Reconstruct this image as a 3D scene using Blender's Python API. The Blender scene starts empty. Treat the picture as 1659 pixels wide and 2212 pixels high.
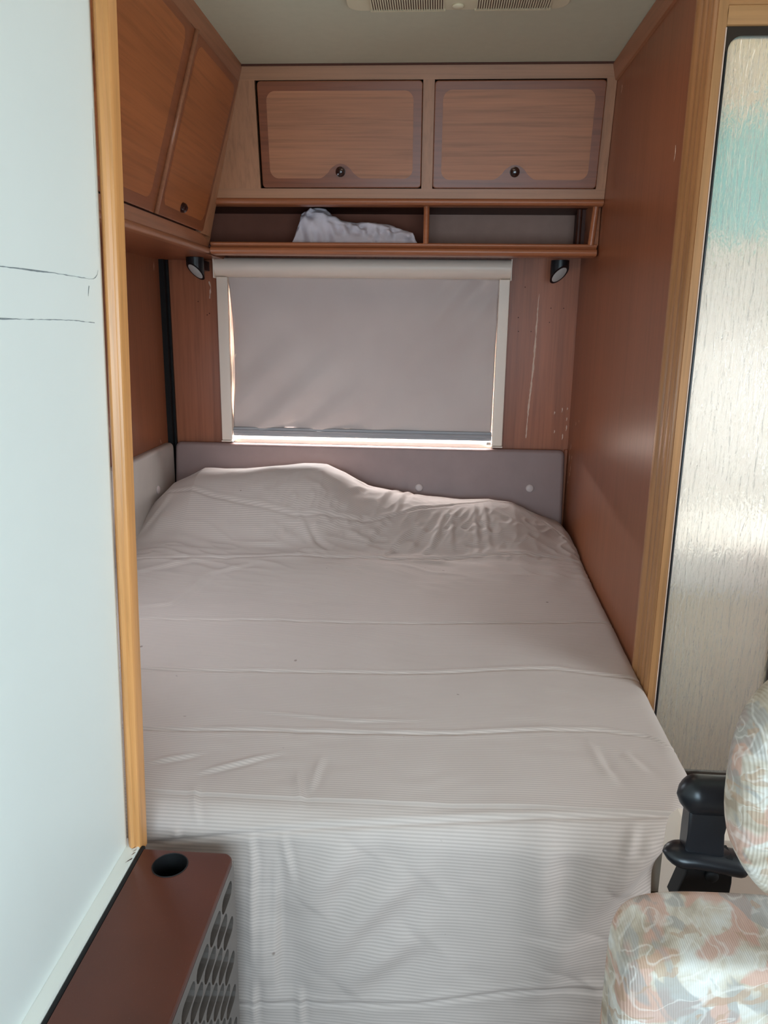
import bpy, bmesh, math, random
import numpy as np
from mathutils import Matrix, Vector
S = bpy.context.scene
COL = S.collection
PI = math.pi
rnd = random.Random(7)

# ------------------------------------------------------------------ camera
cam = bpy.data.cameras.new('camera'); co = bpy.data.objects.new('camera', cam); COL.objects.link(co)
cam.sensor_fit = 'HORIZONTAL'; cam.sensor_width = 36.0; cam.lens = 36.0*1660/1659; cam.clip_start = 0.02
co.matrix_world = Matrix(((0.997757, -0.028116, 0.060743, 0), (0.065689, 0.237063, -0.969271, 0),
                          (0.012852, 0.971087, 0.238378, 1.21), (0, 0, 0, 1)))
S.camera = co

# ------------------------------------------------------------------ exposure, sky, window light, added fill lamps
S.view_settings.view_transform = 'Standard'; S.view_settings.look = 'None'
S.view_settings.gamma = 1; S.view_settings.use_curve_mapping = False
S.view_settings.exposure = 0.0
W = bpy.data.worlds.new('world'); S.world = W; W.use_nodes = True
bg = W.node_tree.nodes['Background']; bg.inputs[0].default_value = (1.0, 0.97, 0.93, 1); bg.inputs[1].default_value = 1.4
def area(name, loc, target, sx, sy, power, colour, spread=PI):
    l = bpy.data.lights.new(name, 'AREA'); l.shape = 'RECTANGLE'; l.size = sx; l.size_y = sy
    l.energy = power; l.color = colour; l.spread = spread
    o = bpy.data.objects.new(name, l); COL.objects.link(o); o.location = loc
    o.rotation_euler = (Vector(target)-Vector(loc)).to_track_quat('-Z', 'Y').to_euler(); return o
area('windscreen_daylight', (0.1, -0.55, 1.00), (0.0, 1.1, 0.25), 1.1, 0.6, 14.5, (0.60, 0.83, 1.0), 2.3)
area('entrance_door_daylight', (1.34, 0.72, 1.00), (-0.4, 0.75, 0.85), 0.65, 1.0, 15.0, (0.76, 0.90, 1.0))
area('rear_window_daylight', (-0.25, 3.05, 1.50), (-0.25, 2.6, 1.35), 1.1, 1.3, 560.0, (0.97, 0.97, 1.0))
area('bed_side_window_daylight', (-0.86, 1.62, 0.95), (0.2, 1.95, 0.65), 0.45, 0.25, 2.6, (0.72, 0.86, 1.0))
area('alcove_warm_fill', (0.03, 1.55, 1.86), (0.03, 1.75, 0.4), 0.40, 0.30, 1.0, (1.0, 0.70, 0.54))  # warm fill added to tint the deep alcove, not light from the vent
area('washroom_top_fill', (0.80, 1.64, 1.855), (0.80, 1.75, 0.5), 0.5, 0.16, 3.6, (1.0, 0.98, 0.94))  # unseen lamp put in overhead so the rippled glass looks lit
area('washroom_side_fill', (1.32, 1.90, 0.85), (0.6, 1.85, 0.6), 0.5, 0.7, 9.5, (0.95, 0.98, 1.0))  # added lamp on a windowless wall, brightens the lower part of the glass

# ------------------------------------------------------------------ materials
def nt(name, rough=0.5, spec=0.5):
    m = bpy.data.materials.new(name); m.use_nodes = True; t = m.node_tree
    b = t.nodes['Principled BSDF']; b.inputs['Roughness'].default_value = rough
    b.inputs['Specular IOR Level'].default_value = spec; return m, t, b
def mapped(t, scale, rot=(0, 0, 0), coord='Object'):
    tc = t.nodes.new('ShaderNodeTexCoord'); mp = t.nodes.new('ShaderNodeMapping')
    mp.inputs['Scale'].default_value = scale; mp.inputs['Rotation'].default_value = rot
    t.links.new(tc.outputs[coord], mp.inputs[0]); return mp.outputs[0]
def noise(t, vec, scale, detail=3, rough=0.55, dist=0.0):
    n = t.nodes.new('ShaderNodeTexNoise'); n.inputs['Scale'].default_value = scale; n.inputs['Detail'].default_value = detail
    n.inputs['Roughness'].default_value = rough; n.inputs['Distortion'].default_value = dist
    t.links.new(vec, n.inputs['Vector']); return n.outputs['Fac']
def ramp(t, fac, stops):
    r = t.nodes.new('ShaderNodeValToRGB'); e = r.color_ramp.elements
    while len(e) < len(stops): e.new(0.5)
    for i, (p, c) in enumerate(stops): e[i].position = p; e[i].color = (*c, 1)
    t.links.new(fac, r.inputs[0]); return r.outputs[0]
def mix(t, fac, a, b, mode='MIX'):
    n = t.nodes.new('ShaderNodeMix'); n.data_type = 'RGBA'; n.blend_type = mode
    for sock, v in ((n.inputs[0], fac), (n.inputs[6], a), (n.inputs[7], b)):
        if isinstance(v, (int, float)): sock.default_value = v
        elif isinstance(v, tuple): sock.default_value = (*v, 1)
        else: t.links.new(v, sock)
    return n.outputs[2]
def bump(t, b, h, strength, dist=0.001):
    n = t.nodes.new('ShaderNodeBump'); n.inputs['Strength'].default_value = strength; n.inputs['Distance'].default_value = dist
    t.links.new(h, n.inputs['Height']); t.links.new(n.outputs[0], b.inputs['Normal'])
def sr(r, g, b):
    f = lambda v: ((v/255+0.055)/1.055)**2.4 if v > 10 else v/255/12.92
    return (f(r), f(g), f(b))
def mul(c, k): return tuple(v*k for v in c)
def plain(name, c, rough=0.5, spec=0.5, metal=0, var=0.0, vs=8):
    m, t, b = nt(name, rough, spec); b.inputs['Metallic'].default_value = metal
    v = mapped(t, (1, 1, 1)); f = noise(t, v, vs, 4)
    cc = ramp(t, f, [(0.3, mul(c, 1-var)), (0.7, tuple(min(1, x*(1+var)) for x in c))])
    t.links.new(cc, b.inputs['Base Color']); return m
def wood(name, c, axis, rough=0.38, contrast=0.16, spec=0.45, fine=1.0):
    m, t, b = nt(name, rough, spec)
    sc = [70*fine, 70*fine, 70*fine]; sc['xyz'.index(axis)] = 2.2
    s2 = [9, 9, 9]; s2['xyz'.index(axis)] = 0.7
    f1 = noise(t, mapped(t, tuple(sc)), 1.6, 5, 0.6, 0.3); f2 = noise(t, mapped(t, tuple(s2)), 1.4, 3, 0.5, 0.8)
    c = (c[0]*0.80, c[1]*0.74, c[2]*0.68)
    c1 = ramp(t, f1, [(0.32, mul(c, 1-contrast*1.6)), (0.5, c), (0.72, mul(c, 1+contrast))])
    c2 = ramp(t, f2, [(0.3, (1-contrast, 1-contrast*1.1, 1-contrast*1.2)), (0.7, (1+contrast*.3,)*3)])
    t.links.new(mix(t, 1.0, c1, c2, 'MULTIPLY'), b.inputs['Base Color'])
    bump(t, b, f1, 0.12, 0.0006); return m
C_PANEL = sr(186, 122, 84); C_FRAME = sr(200, 150, 116); C_DOOR = sr(160, 104, 74); C_TRIM = sr(206, 150, 92)
M = {}
M['part'] = wood('partition_wood', sr(160, 100, 70), 'z', 0.34, 0.09)
M['back'] = wood('back_wall_wood', sr(186, 116, 84), 'z', 0.4, 0.12)
M['frame_x'] = wood('cabinet_frame_wood', sr(196, 148, 116), 'x', 0.42, 0.08)
M['frame_z'] = wood('cabinet_frame_upright_wood', sr(196, 146, 113), 'z', 0.42, 0.10)
M['door'] = wood('door_frame_wood', sr(150, 90, 60), 'x', 0.35, 0.13)
M['panel'] = wood('door_panel_wood', sr(196, 136, 100), 'x', 0.45, 0.14, fine=1.2)
M['doory'] = wood('left_door_frame_wood', sr(156, 96, 66), 'y', 0.33, 0.10)
M['panely'] = wood('left_door_panel_wood', sr(186, 116, 72), 'y', 0.42, 0.12)
M['rail'] = wood('rail_wood', sr(188, 120, 84), 'x', 0.3, 0.10)
M['raily'] = wood('left_rail_wood', sr(176, 120, 90), 'y', 0.3, 0.10)
M['trim'] = wood('pillar_wood', sr(192, 142, 96), 'z', 0.35, 0.13)
M['ltrim'] = wood('light_pillar_wood', sr(240, 176, 112), 'z', 0.28, 0.12)
M['header'] = wood('header_wood', sr(206, 156, 108), 'x', 0.35, 0.08)
M['shelfback'] = plain('shelf_lining', sr(186, 150, 136), 0.8, 0.2, var=0.04, vs=30)
M['shadelining'] = plain('shaded_shelf_lining', sr(156, 100, 82), 0.8, 0.2, var=0.04, vs=30)  # same lining left of the divider, its shade put into the colour
M['darkwood'] = wood('dark_wood', sr(92, 50, 36), 'y', 0.5, 0.1)
M['ceiling'] = plain('ceiling_vinyl', sr(194, 190, 166), 0.7, 0.3, var=0.02, vs=40)
M['white'] = plain('white_paint', sr(238, 242, 236), 0.45, 0.4, var=0.012, vs=5)
M['crack'] = plain('crack', sr(140, 146, 146), 0.8, 0.1, var=0.2, vs=90)
M['bead'] = plain('white_bead', sr(228, 226, 216), 0.45, 0.4, var=0.02)
M['black'] = plain('black_plastic', sr(22, 23, 27), 0.33, 0.5, var=0.1, vs=40)
M['blackr'] = plain('black_rubber', sr(18, 17, 18), 0.6, 0.3, var=0.1, vs=60)
M['bronze'] = plain('bronze_frame', sr(48, 36, 30), 0.3, 0.6, metal=0.3, var=0.05)
M['knob'] = plain('knob_brown', sr(44, 18, 16), 0.15, 0.6, var=0.05)
M['cream'] = plain('cream_plastic', sr(236, 218, 202), 0.4, 0.45, var=0.01)
M['vent'] = plain('vent_cream', sr(212, 202, 172), 0.5, 0.4, var=0.02)
M['grey'] = plain('grey_plastic', sr(150, 148, 150), 0.4, 0.5, var=0.03)
M['lens'] = plain('lamp_lens', sr(196, 196, 192), 0.3, 0.5, var=0.04)
M['pad'] = plain('pad_vinyl', sr(150, 126, 122), 0.45, 0.35, var=0.05, vs=14)
M['padw'] = plain('pad_vinyl_pale', sr(186, 174, 166), 0.35, 0.45, var=0.04, vs=14)
M['button'] = plain('pad_button', sr(206, 190, 186), 0.4, 0.4)
M['scr'] = plain('scratch', sr(218, 186, 166), 0.7, 0.2, var=0.1, vs=80)
M['dot'] = plain('dark_dot', sr(70, 36, 28), 0.6, 0.2)
M['floor'] = plain('floor_vinyl', sr(120, 100, 84), 0.5, 0.3, var=0.1)
M['base'] = plain('bed_base', sr(150, 120, 95), 0.6, 0.2, var=0.05)
M['teal'] = plain('teal_cloth', sr(74, 176, 178), 0.8, 0.2, var=0.08)
M['beige'] = plain('washroom_beige', sr(236, 218, 176), 0.5, 0.3, var=0.02)
M['wwhite'] = plain('washroom_white', sr(246, 244, 238), 0.4, 0.3, var=0.01)

def heater_mat(name, c, rough):
    m, t, b = nt(name, rough, 0.5)
    v = mapped(t, (1, 1, 1)); f = noise(t, v, 7, 4); g = noise(t, v, 900, 2)
    c1 = ramp(t, f, [(0.3, mul(c, 0.82)), (0.7, mul(c, 1.15))])
    c2 = ramp(t, g, [(0.70, (0, 0, 0)), (0.78, (0.10, 0.09, 0.08))])
    t.links.new(mix(t, 1.0, c1, c2, 'ADD'), b.inputs['Base Color'])
    bump(t, b, g, 0.15, 0.0003); return m
M['heater'] = heater_mat('heater_brown', sr(86, 42, 29), 0.42)
M['grille'] = heater_mat('grille_brown_greyed', sr(92, 82, 76), 0.28)  # heater brown greyed, the reflection on this side put into the colour
M['blade'] = heater_mat('louvre_bronze', sr(66, 62, 58), 0.16)

def cloth_mat():
    m, t, b = nt('bedspread_cotton', 0.85, 0.15)
    tc = t.nodes.new('ShaderNodeTexCoord'); sep = t.nodes.new('ShaderNodeSeparateXYZ'); t.links.new(tc.outputs['UV'], sep.inputs[0])
    m1 = t.nodes.new('ShaderNodeMath'); m1.operation = 'MULTIPLY'; m1.inputs[1].default_value = 2*PI/0.0056
    t.links.new(sep.outputs[1], m1.inputs[0])
    m2 = t.nodes.new('ShaderNodeMath'); m2.operation = 'SINE'; t.links.new(m1.outputs[0], m2.inputs[0])
    m3 = t.nodes.new('ShaderNodeMath'); m3.operation = 'MULTIPLY_ADD'; m3.inputs[1].default_value = 0.5; m3.inputs[2].default_value = 0.5
    t.links.new(m2.outputs[0], m3.inputs[0])
    rib = m3.outputs[0]
    col = ramp(t, rib, [(0.25, sr(188, 172, 163)), (0.75, sr(203, 187, 178))])
    f = noise(t, mapped(t, (1, 1, 1)), 6, 4)
    c2 = ramp(t, f, [(0.3, (0.95, 0.945, 0.94)), (0.7, (1, 1, 1))])
    s = noise(t, mapped(t, (1, 1, 1)), 38, 1, 0.4)
    c3 = ramp(t, s, [(0.0, (1, 1, 1)), (0.80, (1, 1, 1)), (0.83, (0.55, 0.5, 0.48))])
    t.links.new(mix(t, 1.0, mix(t, 1.0, col, c2, 'MULTIPLY'), c3, 'MULTIPLY'), b.inputs['Base Color'])
    bump(t, b, rib, 0.04, 0.0003)
    b.inputs['Sheen Weight'].default_value = 0.15
    return m
M['cloth'] = cloth_mat()
M['towel'] = plain('towel_cotton', sr(214, 206, 212), 0.9, 0.1, var=0.04, vs=30)

def seat_mat():
    m, t, b = nt('seat_patterned_fabric', 0.9, 0.1)
    v = mapped(t, (1, 1, 1), (0.3, 0.55, 0.2))
    warp = t.nodes.new('ShaderNodeTexNoise'); warp.inputs['Scale'].default_value = 60; warp.inputs['Detail'].default_value = 2
    t.links.new(v, warp.inputs['Vector'])
    va = t.nodes.new('ShaderNodeVectorMath'); va.operation = 'MULTIPLY_ADD'
    t.links.new(warp.outputs['Color'], va.inputs[0]); va.inputs[1].default_value = (0.008,)*3; t.links.new(v, va.inputs[2])
    vv = va.outputs[0]
    def st(sc, rot):
        mp = t.nodes.new('ShaderNodeMapping'); mp.inputs['Scale'].default_value = sc; mp.inputs['Rotation'].default_value = rot
        t.links.new(vv, mp.inputs[0]); return mp.outputs[0]
    base = ramp(t, noise(t, st((16, 16, 40), (0, 0.6, 0)), 1, 3), [(0.35, sr(176, 158, 138)), (0.5, sr(208, 194, 176)), (0.65, sr(222, 216, 207))])
    f1 = noise(t, st((14, 14, 34), (0, -0.7, 0)), 1.0, 2, 0.4, 0.6)
    f2 = noise(t, st((30, 16, 13), (0, 0.5, 0.4)), 1.0, 2, 0.4, 0.8)
    f3 = noise(t, st((26, 20, 60), (0, -0.9, 0.3)), 1.0, 2, 0.4, 1.0)
    c = mix(t, ramp(t, f1, [(0.53, (0, 0, 0)), (0.575, (0.75,)*3)]), base, sr(204, 158, 140))
    c = mix(t, ramp(t, f2, [(0.555, (0, 0, 0)), (0.60, (0.7,)*3)]), c, sr(166, 160, 154))
    c = mix(t, ramp(t, f3, [(0.59, (0, 0, 0)), (0.63, (0.65,)*3)]), c, sr(186, 154, 128))
    line = noise(t, st((16, 16, 36), (0, -0.7, 0)), 1.3, 1, 0.3, 0.9)
    c = mix(t, ramp(t, line, [(0.46, (0, 0, 0)), (0.49, (0.35,)*3), (0.51, (0.35,)*3), (0.54, (0, 0, 0))]), c, sr(238, 230, 220))
    wv = t.nodes.new('ShaderNodeTexWave'); wv.bands_direction = 'X'; wv.inputs['Scale'].default_value = 150; wv.inputs['Distortion'].default_value = 1.5
    t.links.new(mapped(t, (1, 1, 0.3), (0, 0.25, 0)), wv.inputs['Vector'])
    c = mix(t, 0.5, c, ramp(t, wv.outputs['Fac'], [(0.2, (0.82, 0.8, 0.78)), (0.8, (1, 1, 1))]), 'MULTIPLY')
    t.links.new(c, b.inputs['Base Color']); bump(t, b, wv.outputs['Fac'], 0.3, 0.0012); return m
M['seat'] = seat_mat()

def glass_mat():
    m, t, b = nt('rippled_translucent_glass', 0.22, 0.6)
    b.inputs['Transmission Weight'].default_value = 1.0; b.inputs['IOR'].default_value = 1.35
    b.inputs['Base Color'].default_value = (0.97, 0.98, 0.97, 1)
    v = mapped(t, (150, 150, 16)); f1 = noise(t, v, 1.0, 4, 0.6, 0.6); f2 = noise(t, mapped(t, (45, 45, 12)), 1.0, 3, 0.6, 1.2)
    n = t.nodes.new('ShaderNodeMath'); n.operation = 'ADD'; t.links.new(f1, n.inputs[0]); t.links.new(f2, n.inputs[1])
    bump(t, b, n.outputs[0], 0.85, 0.005)
    d = t.nodes.new('ShaderNodeBsdfTranslucent'); d.inputs[0].default_value = (0.9, 0.9, 0.86, 1)
    d2 = t.nodes.new('ShaderNodeBsdfDiffuse'); d2.inputs[0].default_value = (0.85, 0.85, 0.80, 1)
    a = t.nodes.new('ShaderNodeMixShader'); a.inputs[0].default_value = 0.5; t.links.new(d.outputs[0], a.inputs[1]); t.links.new(d2.outputs[0], a.inputs[2])
    x = t.nodes.new('ShaderNodeMixShader'); x.inputs[0].default_value = 0.20
    t.links.new(b.outputs[0], x.inputs[1]); t.links.new(a.outputs[0], x.inputs[2])
    t.links.new(x.outputs[0], t.nodes['Material Output'].inputs[0]); return m
M['rglass'] = glass_mat()
def clear_mat():
    m, t, b = nt('window_acrylic', 0.02, 0.5)
    f = noise(t, mapped(t, (1, 1, 1)), 4); tr = t.nodes.new('ShaderNodeBsdfTransparent'); gl = t.nodes.new('ShaderNodeBsdfGlossy'); gl.inputs['Roughness'].default_value = 0.03
    t.links.new(ramp(t, f, [(0, (0.93, 0.95, 0.95)), (1, (0.97, 0.97, 0.97))]), tr.inputs[0])
    x = t.nodes.new('ShaderNodeMixShader'); x.inputs[0].default_value = 0.06
    t.links.new(tr.outputs[0], x.inputs[1]); t.links.new(gl.outputs[0], x.inputs[2]); t.links.new(x.outputs[0], t.nodes['Material Output'].inputs[0]); return m
M['clear'] = clear_mat()
def blind_mat():
    m, t, b = nt('blind_fabric', 0.75, 0.25)
    f = noise(t, mapped(t, (1, 1, 1)), 3, 3)
    t.links.new(ramp(t, f, [(0.3, sr(196, 180, 174)), (0.7, sr(206, 192, 186))]), b.inputs['Base Color'])
    d = t.nodes.new('ShaderNodeBsdfTranslucent'); d.inputs[0].default_value = (0.75, 0.73, 0.72, 1)
    x = t.nodes.new('ShaderNodeMixShader'); x.inputs[0].default_value = 0.025
    t.links.new(b.outputs[0], x.inputs[1]); t.links.new(d.outputs[0], x.inputs[2])
    t.links.new(x.outputs[0], t.nodes['Material Output'].inputs[0]); return m
M['blind'] = blind_mat()

# ------------------------------------------------------------------ helpers
def obj(name, bm, mat, parent=None, smooth=False, label=None):
    bmesh.ops.recalc_face_normals(bm, faces=bm.faces)
    me = bpy.data.meshes.new(name); bm.to_mesh(me); bm.free()
    if smooth:
        for p in me.polygons: p.use_smooth = True
        if smooth == 'auto': me.set_sharp_from_angle(angle=math.radians(35))
    me.materials.append(mat); o = bpy.data.objects.new(name, me); COL.objects.link(o)
    if smooth == 'auto': wm = o.modifiers.new('normals', 'WEIGHTED_NORMAL'); wm.keep_sharp = True
    if parent: o.parent = parent
    if label: o['label'] = label
    return o
def thing(name, label, cat, group=None):
    o = bpy.data.objects.new(name, None); COL.objects.link(o); o.empty_display_size = 0.05
    o['label'] = label; o['category'] = cat
    if group: o['group'] = group
    return o
def tag(o, label, cat, group=None):
    o['label'] = label; o['category'] = cat
    if group: o['group'] = group
    return o
def struct(o, label=None):
    o['kind'] = 'structure'
    if label: o['label'] = label
    return o
def BM(): return bmesh.new()
def box(bm, x0, x1, y0, y1, z0, z1, bev=0, seg=2, mat=None):
    r = bmesh.ops.create_cube(bm, size=1)['verts']
    for v in r: v.co = Vector(((x0+x1)/2+v.co.x*(x1-x0), (y0+y1)/2+v.co.y*(y1-y0), (z0+z1)/2+v.co.z*(z1-z0)))
    if mat: bmesh.ops.transform(bm, matrix=mat, verts=r)
    if bev:
        es = {e for v in r for e in v.link_edges}
        bmesh.ops.bevel(bm, geom=list(es), offset=bev, segments=seg, affect='EDGES', profile=0.5)
    return bm
def prism(bm, pts, w0, w1, mat=None, bev=0, seg=2):
    """extrude a 2-D outline (u, v) from w0 to w1; mat maps (u, v, w) to the world"""
    vs = [bm.verts.new((u, v, w0)) for u, v in pts]; f = bm.faces.new(vs)
    r = bmesh.ops.extrude_face_region(bm, geom=[f])['geom']; top = [g for g in r if isinstance(g, bmesh.types.BMVert)]
    for v in top: v.co.z = w1
    if bev:
        tf = [g for g in r if isinstance(g, bmesh.types.BMFace)]
        es = [e for g in tf for e in g.edges]
        r2 = bmesh.ops.bevel(bm, geom=es, offset=bev, segments=seg, affect='EDGES', profile=0.5)
    if mat is not None: bmesh.ops.transform(bm, matrix=mat, verts=bm.verts)
    return bm
def rrect(u0, u1, v0, v1, r, n=6):
    p = []
    for cx, cy, a in ((u1-r, v0+r, -90), (u1-r, v1-r, 0), (u0+r, v1-r, 90), (u0+r, v0+r, 180)):
        for i in range(n+1):
            t = math.radians(a+90*i/n); p.append((cx+r*math.cos(t), cy+r*math.sin(t)))
    return p
def tube(bm, pts, r, n=10, caps=True):
    rings = []; pts = [Vector(p) for p in pts]
    for i, p in enumerate(pts):
        d = (pts[min(i+1, len(pts)-1)]-pts[max(i-1, 0)]).normalized()
        a = Vector((0, 0, 1)) if abs(d.z) < 0.9 else Vector((1, 0, 0))
        u = d.cross(a).normalized(); w = d.cross(u)
        rr = r[i] if isinstance(r, (list, tuple)) else r
        rings.append([bm.verts.new(p+u*rr*math.cos(2*PI*k/n)+w*rr*math.sin(2*PI*k/n)) for k in range(n)])
    for a, b in zip(rings, rings[1:]):
        for k in range(n): bm.faces.new((a[k], a[(k+1) % n], b[(k+1) % n], b[k]))
    if caps: bm.faces.new(rings[0]); bm.faces.new(rings[-1])
    return bm
def lathe(bm, prof, n=24, mat=None, cap0=True):
    rings = []
    vs = []
    for r, z in prof:
        ring = [bm.verts.new((r*math.cos(2*PI*k/n), r*math.sin(2*PI*k/n), z)) for k in range(n)]; rings.append(ring); vs += ring
    for a, b in zip(rings, rings[1:]):
        for k in range(n): bm.faces.new((a[k], a[(k+1) % n], b[(k+1) % n], b[k]))
    if cap0: bm.faces.new(rings[0])
    bm.faces.new(rings[-1])
    if mat is not None: bmesh.ops.transform(bm, matrix=mat, verts=vs)
    return bm
def sweep(bm, prof, a, b, u, v):
    """extrude closed profile (list of (pu, pv)) from point a to b, u and v being its axes"""
    a, b, u, v = map(Vector, (a, b, u, v))
    A = [bm.verts.new(a+u*p+v*q) for p, q in prof]; B = [bm.verts.new(b+u*p+v*q) for p, q in prof]; n = len(prof)
    for k in range(n): bm.faces.new((A[k], A[(k+1) % n], B[(k+1) % n], B[k]))
    bm.faces.new(A); bm.faces.new(B); return bm
def ring_to(bm, inner, outer, mat=None, depth=0.0):
    """flat ring between two loops of equal length, the inner one turned inwards by depth"""
    f = (lambda p, w: (mat @ Vector((p[0], p[1], w))) if mat is not None else Vector((p[0], p[1], w)))
    O = [bm.verts.new(f(p, 0)) for p in outer]; I = [bm.verts.new(f(p, 0)) for p in inner]; n = len(I)
    for k in range(n): bm.faces.new((O[k], O[(k+1) % n], I[(k+1) % n], I[k]))
    if depth:
        D = [bm.verts.new(f(p, -depth)) for p in inner]
        for k in range(n): bm.faces.new((I[k], I[(k+1) % n], D[(k+1) % n], D[k]))
    return bm
def ray_rect(cx, cy, x0, x1, y0, y1, angs):
    out = []
    for a in angs:
        c, s = math.cos(a), math.sin(a); t = 1e9
        if c > 1e-9: t = min(t, (x1-cx)/c)
        if c < -1e-9: t = min(t, (x0-cx)/c)
        if s > 1e-9: t = min(t, (y1-cy)/s)
        if s < -1e-9: t = min(t, (y0-cy)/s)
        out.append((cx+c*t, cy+s*t))
    return out
def corner_angs(cx, cy, x0, x1, y0, y1, n):
    a = [2*PI*i/n for i in range(n)]+[math.atan2(y-cy, x-cx) % (2*PI) for x in (x0, x1) for y in (y0, y1)]
    a = sorted(a); return [v for i, v in enumerate(a) if i == 0 or v-a[i-1] > 1e-4]
def flake(bm, pts, widths, mat, w=0.0004, jit=0.0):
    """a thin irregular strip lying on a surface: polyline with a width at each point"""
    L = []; R = []
    for i, (p, wd) in enumerate(zip(pts, widths)):
        q0 = pts[max(i-1, 0)]; q1 = pts[min(i+1, len(pts)-1)]
        d = Vector((q1[0]-q0[0], q1[1]-q0[1])).normalized(); nn = Vector((-d.y, d.x))
        j = rnd.uniform(-jit, jit); j2 = rnd.uniform(-jit, jit)
        L.append(bm.verts.new(mat @ Vector((p[0]+nn.x*(wd/2+j), p[1]+nn.y*(wd/2+j), w))))
        R.append(bm.verts.new(mat @ Vector((p[0]-nn.x*(wd/2+j2), p[1]-nn.y*(wd/2+j2), w))))
    for i in range(len(pts)-1): bm.faces.new((L[i], L[i+1], R[i+1], R[i]))
    return bm
def frame_mat(origin, u, v):
    u = Vector(u).normalized(); v = Vector(v).normalized(); w = u.cross(v)
    m = Matrix((u, v, w)).transposed().to_4x4(); m.translation = Vector(origin); return m
def resample(pts, n):
    P = np.array(pts, float); d = np.r_[0, np.cumsum(np.hypot(*np.diff(P, axis=0).T))]; t = np.linspace(0, d[-1], n)
    return list(zip(np.interp(t, d, P[:, 0]), np.interp(t, d, P[:, 1])))

# ================================================================== the setting
XL, XR, YB, ZC = -0.915, 0.457, 2.62, 1.878
b = BM(); box(b, -1.0, 1.42, -1.45, 2.75, -0.04, 0); struct(obj('floor', b, M['floor']))
b = BM(); box(b, -1.0, 1.42, -1.45, 2.75, ZC, ZC+0.04); struct(obj('ceiling', b, M['ceiling']))
# back wall with its window opening
WX0, WX1, WZ0, WZ1 = -0.698, 0.206, 0.815, 1.372
b = BM()
box(b, XL-0.04, WX0, YB, YB+0.03, 0, ZC); box(b, WX1, 1.4, YB, YB+0.03, 0, ZC)
box(b, WX0, WX1, YB, YB+0.03, 0, WZ0); box(b, WX0, WX1, YB, YB+0.03, WZ1, ZC)
wall_back = struct(obj('wall_back', b, M['back']))
b = BM()
box(b, XL-0.04, XL, 1.88, YB+0.03, 0, ZC); box(b, XL-0.04, XL, -1.45, 1.36, 0, ZC)
box(b, XL-0.04, XL, 1.36, 1.88, 0, 0.78); box(b, XL-0.04, XL, 1.36, 1.88, 1.12, ZC)
wall_left = struct(obj('wall_left', b, M['part']))
# partition to the right of the bed
b = BM(); box(b, XR, XR+0.022, 1.60, YB, 0, ZC); wall_right = struct(obj('wall_right', b, M['part']))
# grooved corner post at the end of the partition
b = BM()
prof = [(0, 0.030), (-0.002, 0.028)]
yy = 0.0
pr = [(1.612, 0.0)]
def bead(y0, y1, h, n=6):
    return [(y0+(y1-y0)*i/n, h*math.sin(PI*i/n)**0.6) for i in range(n+1)]
pr += bead(1.608, 1.572, 0.006)+[(1.570, 0.0012)]+bead(1.568, 1.543, 0.004)+[(1.541, 0.001)]+bead(1.539, 1.512, 0.004)+[(1.510, 0.001)]+bead(1.508, 1.487, 0.005)+[(1.4815, 0.0)]
pts = [(-h, y) for y, h in pr]+[(0.0155, 1.4815), (0.0155, 1.612)]
sweep(b, pts, (XR, 0, 0), (XR, 0, ZC), (1, 0, 0), (0, 1, 0))
struct(obj('trim_1', b, M['trim'], smooth='auto'), 'grooved light wood corner post at the end of the right partition')
# strip between the ceiling and the partition
b = BM(); sweep(b, [(0, 0), (-0.014, 0), (-0.016, -0.004), (-0.006, -0.040), (0, -0.042)], (XR, 1.48, ZC), (XR, 2.262, ZC), (1, 0, 0), (0, 0, 1))
struct(obj('trim_2', b, M['raily']), 'wooden strip between ceiling and right partition')
# header over the glass door
b = BM(); box(b, XR+0.016, 1.4, 1.488, 1.52, 1.703, ZC); sweep(b, [(0, 0), (-0.006, 0.002), (-0.008, 0.02), (-0.006, 0.030), (-0.001, 0.033), (-0.001, 0.036), (-0.006, 0.04), (-0.006, 0.174), (0, 0.174)], (XR+0.016, 1.488, 1.703), (1.4, 1.488, 1.703), (0, 1, 0), (0, 0, 1))
struct(obj('trim_3', b, M['header'], smooth='auto'), 'light wooden header above the rippled glass door')
b = BM(); box(b, XR+0.016, 0.72, 1.488, 1.52, 0, 0.275); box(b, 0.718, 1.4, 1.488, 1.52, 0, 1.703); struct(obj('wall_washroom', b, M['part']))
# walls behind and beside the camera
b = BM(); box(b, -1.0, 1.42, -1.45, -1.40, 0, 0.95); box(b, -1.0, 1.42, -1.45, -1.40, 1.75, ZC); box(b, -1.0, -0.8, -1.45, -1.40, 0.95, 1.75); box(b, 0.95, 1.42, -1.45, -1.40, 0.95, 1.75)
struct(obj('wall_front', b, M['bead']))
b = BM(); box(b, 1.38, 1.42, -1.45, 2.65, 0, ZC); struct(obj('wall_side', b, M['bead']))
# black profile in the left corner; dark strip standing in for shade under the ceiling
b = BM(); box(b, XL, XL+0.017, YB-0.030, YB-0.0005, 0.45, 1.42); box(b, XL+0.017, XL+0.024, YB-0.012, YB-0.0005, 0.45, 1.42, 0.001)
struct(obj('trim_4', b, M['blackr']), 'black corner profile left of the window')
b = BM(); box(b, -0.55, XR-0.001, 2.2475, 2.252, ZC-0.0045, ZC-0.0002); struct(obj('shadow_gap_strip', b, M['darkwood']), 'dark strip painting the shadow gap between ceiling and rear cabinet')
# narrow wooden batten right of the pads
b = BM(); box(b, 0.4455, 0.4565, YB-0.012, YB-0.0002, 0.40, 0.803, 0.002); struct(obj('trim_6', b, M['back']), 'narrow wooden batten at the right end of the padded panel')

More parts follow.
